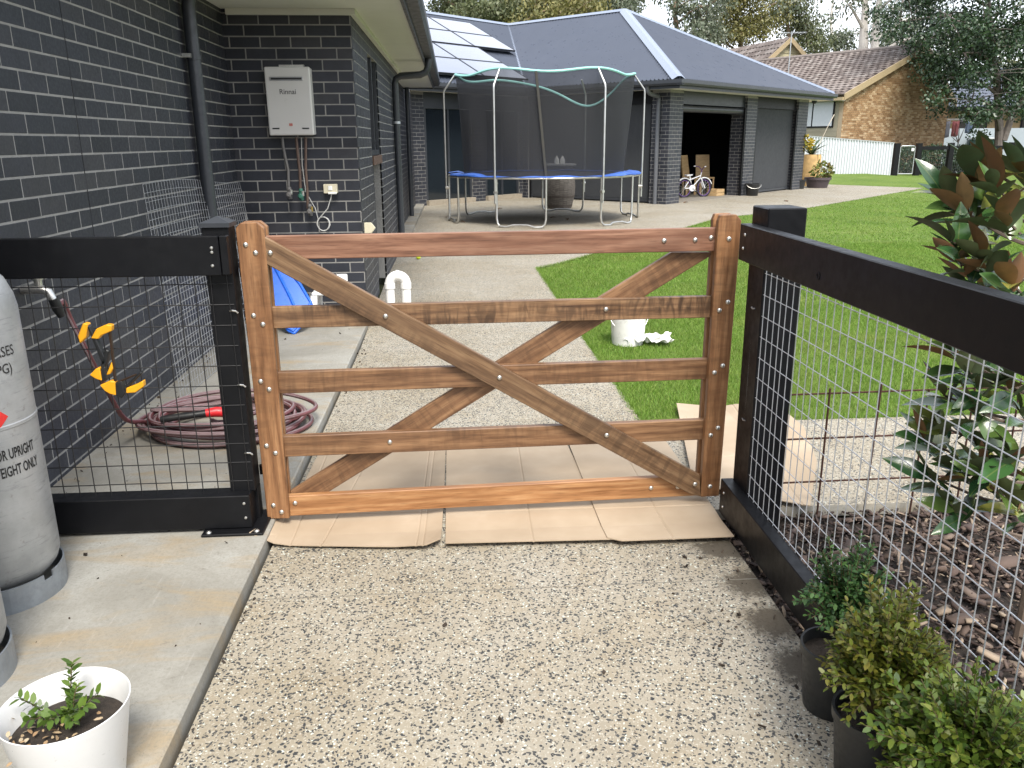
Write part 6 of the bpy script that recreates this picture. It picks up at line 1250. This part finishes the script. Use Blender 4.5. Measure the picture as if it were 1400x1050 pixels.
mbk = MB().tube([tp_(1372, 192, YT - .1), tp_(1383, 160, YT - .1), tp_(1402, 125, YT - .2), tp_(1430, 80, YT - .4)], [.16, .15, .12, .06], 8).build('trunk', BARK, bpy.data.objects['evergreen_tree'], smooth=True); p_ = tp_(1370, 147, YT - .3); MB().box(p_.x - .12, p_.x + .12, p_.y - .1, p_.y + .08, p_.z - .12, p_.z + .12).build('nest_box', plain('nest_wood', (.3, .22, .16), .8), bpy.data.objects['evergreen_tree'])
# white-trunked gums behind the tan brick house
def gum(label, pts, tr_, lpix, Y, nleaf, mat, bark, seed, clump=1.6, L=.22, group='gum trees behind the houses', droop=.5):
    P = [ony(x, y, Y) for x, y in pts]; b = P[0].copy(); b.z = 0; P = [b] + P; S = spline(P, 5); lim = []; rn = random.Random(seed)
    for (x, y) in lpix:
        e = ony(x, y, Y + rn.uniform(-2.5, 2.5)); i = min(range(len(S)), key=lambda k: abs(S[k].z - (e.z - .25 * abs(e.x - S[k].x) - .6))); s_ = S[i]; lim.append((i / (len(S) - 1), e.x - s_.x, e.y - s_.y, e.z - s_.z))
    return tree('gum_tree', label, b, P[-1].z, tr_, lim, mat, bark, L, nleaf, clump=clump, droop=droop, group=group, seed=seed, trunk_pts=P)
gum('tall white-trunked gum behind the ridge of the tan brick house', [(1179, 80), (1181, 40), (1183, 0), (1186, -60)], .36, [(1150, -30), (1215, -40), (1140, -70), (1230, -70), (1160, 5)], 50, 2200, GUMB, GBARK, 21, 1.1)
gum('white gum with pale branches reaching out over the tan brick house', [(1195, 80), (1197, 40), (1202, 0), (1210, -60)], .33, [(1265, 25), (1262, 48), (1250, -15), (1260, -50), (1235, -40)], 49.5, 1800, GUMB, GBARK, 22, 1.2)
G2 = [((640, 60), -30), ((720, 60), -30), ((790, 60), -40), ((900, 60), -40), ((985, 60), -40), ((1050, 60), -50), ((1110, 70), -50), ((560, 40), -40), ((1240, 80), -60), ((1330, 60), -60)]
specs = [
 ('leafy gum rising above the solar panels', (648, 40), [(600, -5), (640, 8), (680, 0), (620, -30), (660, -25), (610, 15), (655, 20)], 50, 9000, GUM, RBARK),
 ('dark bushy gum above the valley of the metal roof', (690, 45), [(670, 10), (700, 5), (735, 0), (690, -25), (720, -30), (665, 25), (705, 22)], 46, 9000, GUM, RBARK),
 ('olive-yellow gum behind the middle of the ridge', (760, 45), [(725, 22), (755, 8), (790, 12), (770, -15), (740, -5), (800, -5), (748, 25), (780, 22)], 44, 9500, GUMY, RBARK),
 ('grey-green gum behind the high end of the ridge', (840, 40), [(810, -5), (840, 0), (825, -30), (855, -25), (800, 12)], 50, 9000, GUMB, RBARK),
 ('open-crowned gum with tan forked limbs beside the sky gap', (926, 60), [(945, 0), (965, 25), (940, -30), (975, 5), (960, 45), (950, 60)], 48, 5500, GUMB, RBARK),
 ('dense olive gum behind the cream weatherboard gable', (1010, 60), [(985, 30), (1010, 12), (1040, 25), (1000, -10), (1030, -20), (1060, 5), (975, 50), (1020, 45)], 60, 11000, GUMY, RBARK),
 ('broad green gum between the two tile roofs', (1080, 70), [(1055, 25), (1085, 12), (1105, 30), (1070, -15), (1095, -22), (1115, 50), (1120, 68), (1090, 50), (1050, -20)], 62, 11000, GUM, RBARK),
 ('thin-leaved gum left of the white trunks', (1140, 80), [(1150, 45), (1165, 60), (1145, 75), (1175, 45)], 66, 3200, GUMB, GBARK),
 ('dark green tree filling in behind the white branches', (1235, 80), [(1215, 50), (1240, 35), (1262, 15), (1225, 5), (1250, -10), (1270, 60), (1230, 65)], 68, 8000, DKL, BARK),
 ('shady tree behind the dark-roofed cottage', (1350, 100), [(1310, 60), (1340, 40), (1370, 60), (1400, 40), (1330, 100), (1380, 95), (1410, 90), (1300, 100)], 62, 9000, GUM, BARK),
]
for i, (lab, tr0, lp_, Y, nl, mt, bk2) in enumerate(specs): gum(lab, [(tr0[0], tr0[1] + 25), (tr0[0] + 3, tr0[1]), (tr0[0] - 4, tr0[1] - 45), (tr0[0], tr0[1] - 90)], .24, lp_, Y, nl, mt, bk2, 40 + i, 1.35 if nl > 6000 else 1.05, .19)
# low shrubs seen through the back fence
for i, (x, y0_, r_, lab) in enumerate(((20.1, 36.5, .8, 'rounded dark green shrub behind the first bay of back fence'), (21.6, 37.0, .85, 'rounded dark green shrub behind the second bay of back fence'), (23.1, 37.0, .9, 'rounded dark green shrub behind the third bay of back fence'))):
    sh = thing('garden_shrub', lab, 'shrub', (x, y0_, 0)); MB().tube([(x, y0_, -.05), (x + .05, y0_, .5)], .04, 6).build('stem', BARK, sh); blob(sh, (x, y0_, .6), r_, 2200, DKL, .11, flat=.7)
sp = thing('bare_sapling', 'bare thin sapling standing behind the back fence', 'tree', (23.4, 40, 0)); mb = MB(); b_ = ony(1310, 197, 40.0); b_.z = 0
for (x, y) in ((1303, 176), (1312, 170), (1320, 172), (1300, 186)): mb.tube([b_, ony(1310, 195, 40), ony(x, y, 40)], [.05, .03, .01], 5)
mb.build('stems', BARK, sp)

# crumbs of dirt and bark along the apron edge and about the path
cr_ = []; 
for (x0_, x1_, y0_, y1_, m_, zz_) in ((-.74, -.66, 4.5, 6.4, 60, .0), (-.735, -.70, 1.2, 2.8, 45, .0), (-1.7, -.78, 1.9, 6.6, 55, ZA), (.70, 1.02, 1.6, 2.75, 90, .0), (-.6, .9, 1.5, 2.7, 12, .0), (-1.78, -1.70, 3.1, 6.0, 60, ZA)):
    for k in range(m_): cr_.append((random.uniform(x0_, x1_), random.uniform(y0_, y1_), zz_, random.choice((.003, .004, .005, .007, .011))))
crm = MB()
for (x, y, z, r_) in cr_:
    q = [Vector((random.gauss(0, 1), random.gauss(0, 1), random.gauss(0, 1))).normalized() * r_ * random.uniform(.6, 1.2) for _ in range(3)]; c_ = Vector((x, y, z + r_ * .45)); crm.add([c_ + q[0], c_ + q[1], c_ + q[2], c_ - q[0] * .8, c_ - q[1] * .8, c_ - q[2] * .8], [(0, 1, 2), (0, 2, 4), (0, 4, 5), (0, 5, 1), (3, 2, 1), (3, 4, 2), (3, 5, 4), (3, 1, 5)])
tag(crm.build('dirt_crumbs', islands('crumb', [(.025, .018, .012), (.05, .036, .025), (.09, .065, .045)], .9), None, fix=False), 'small crumbs of soil and bark scattered on the concrete', 'dirt', kind='stuff')
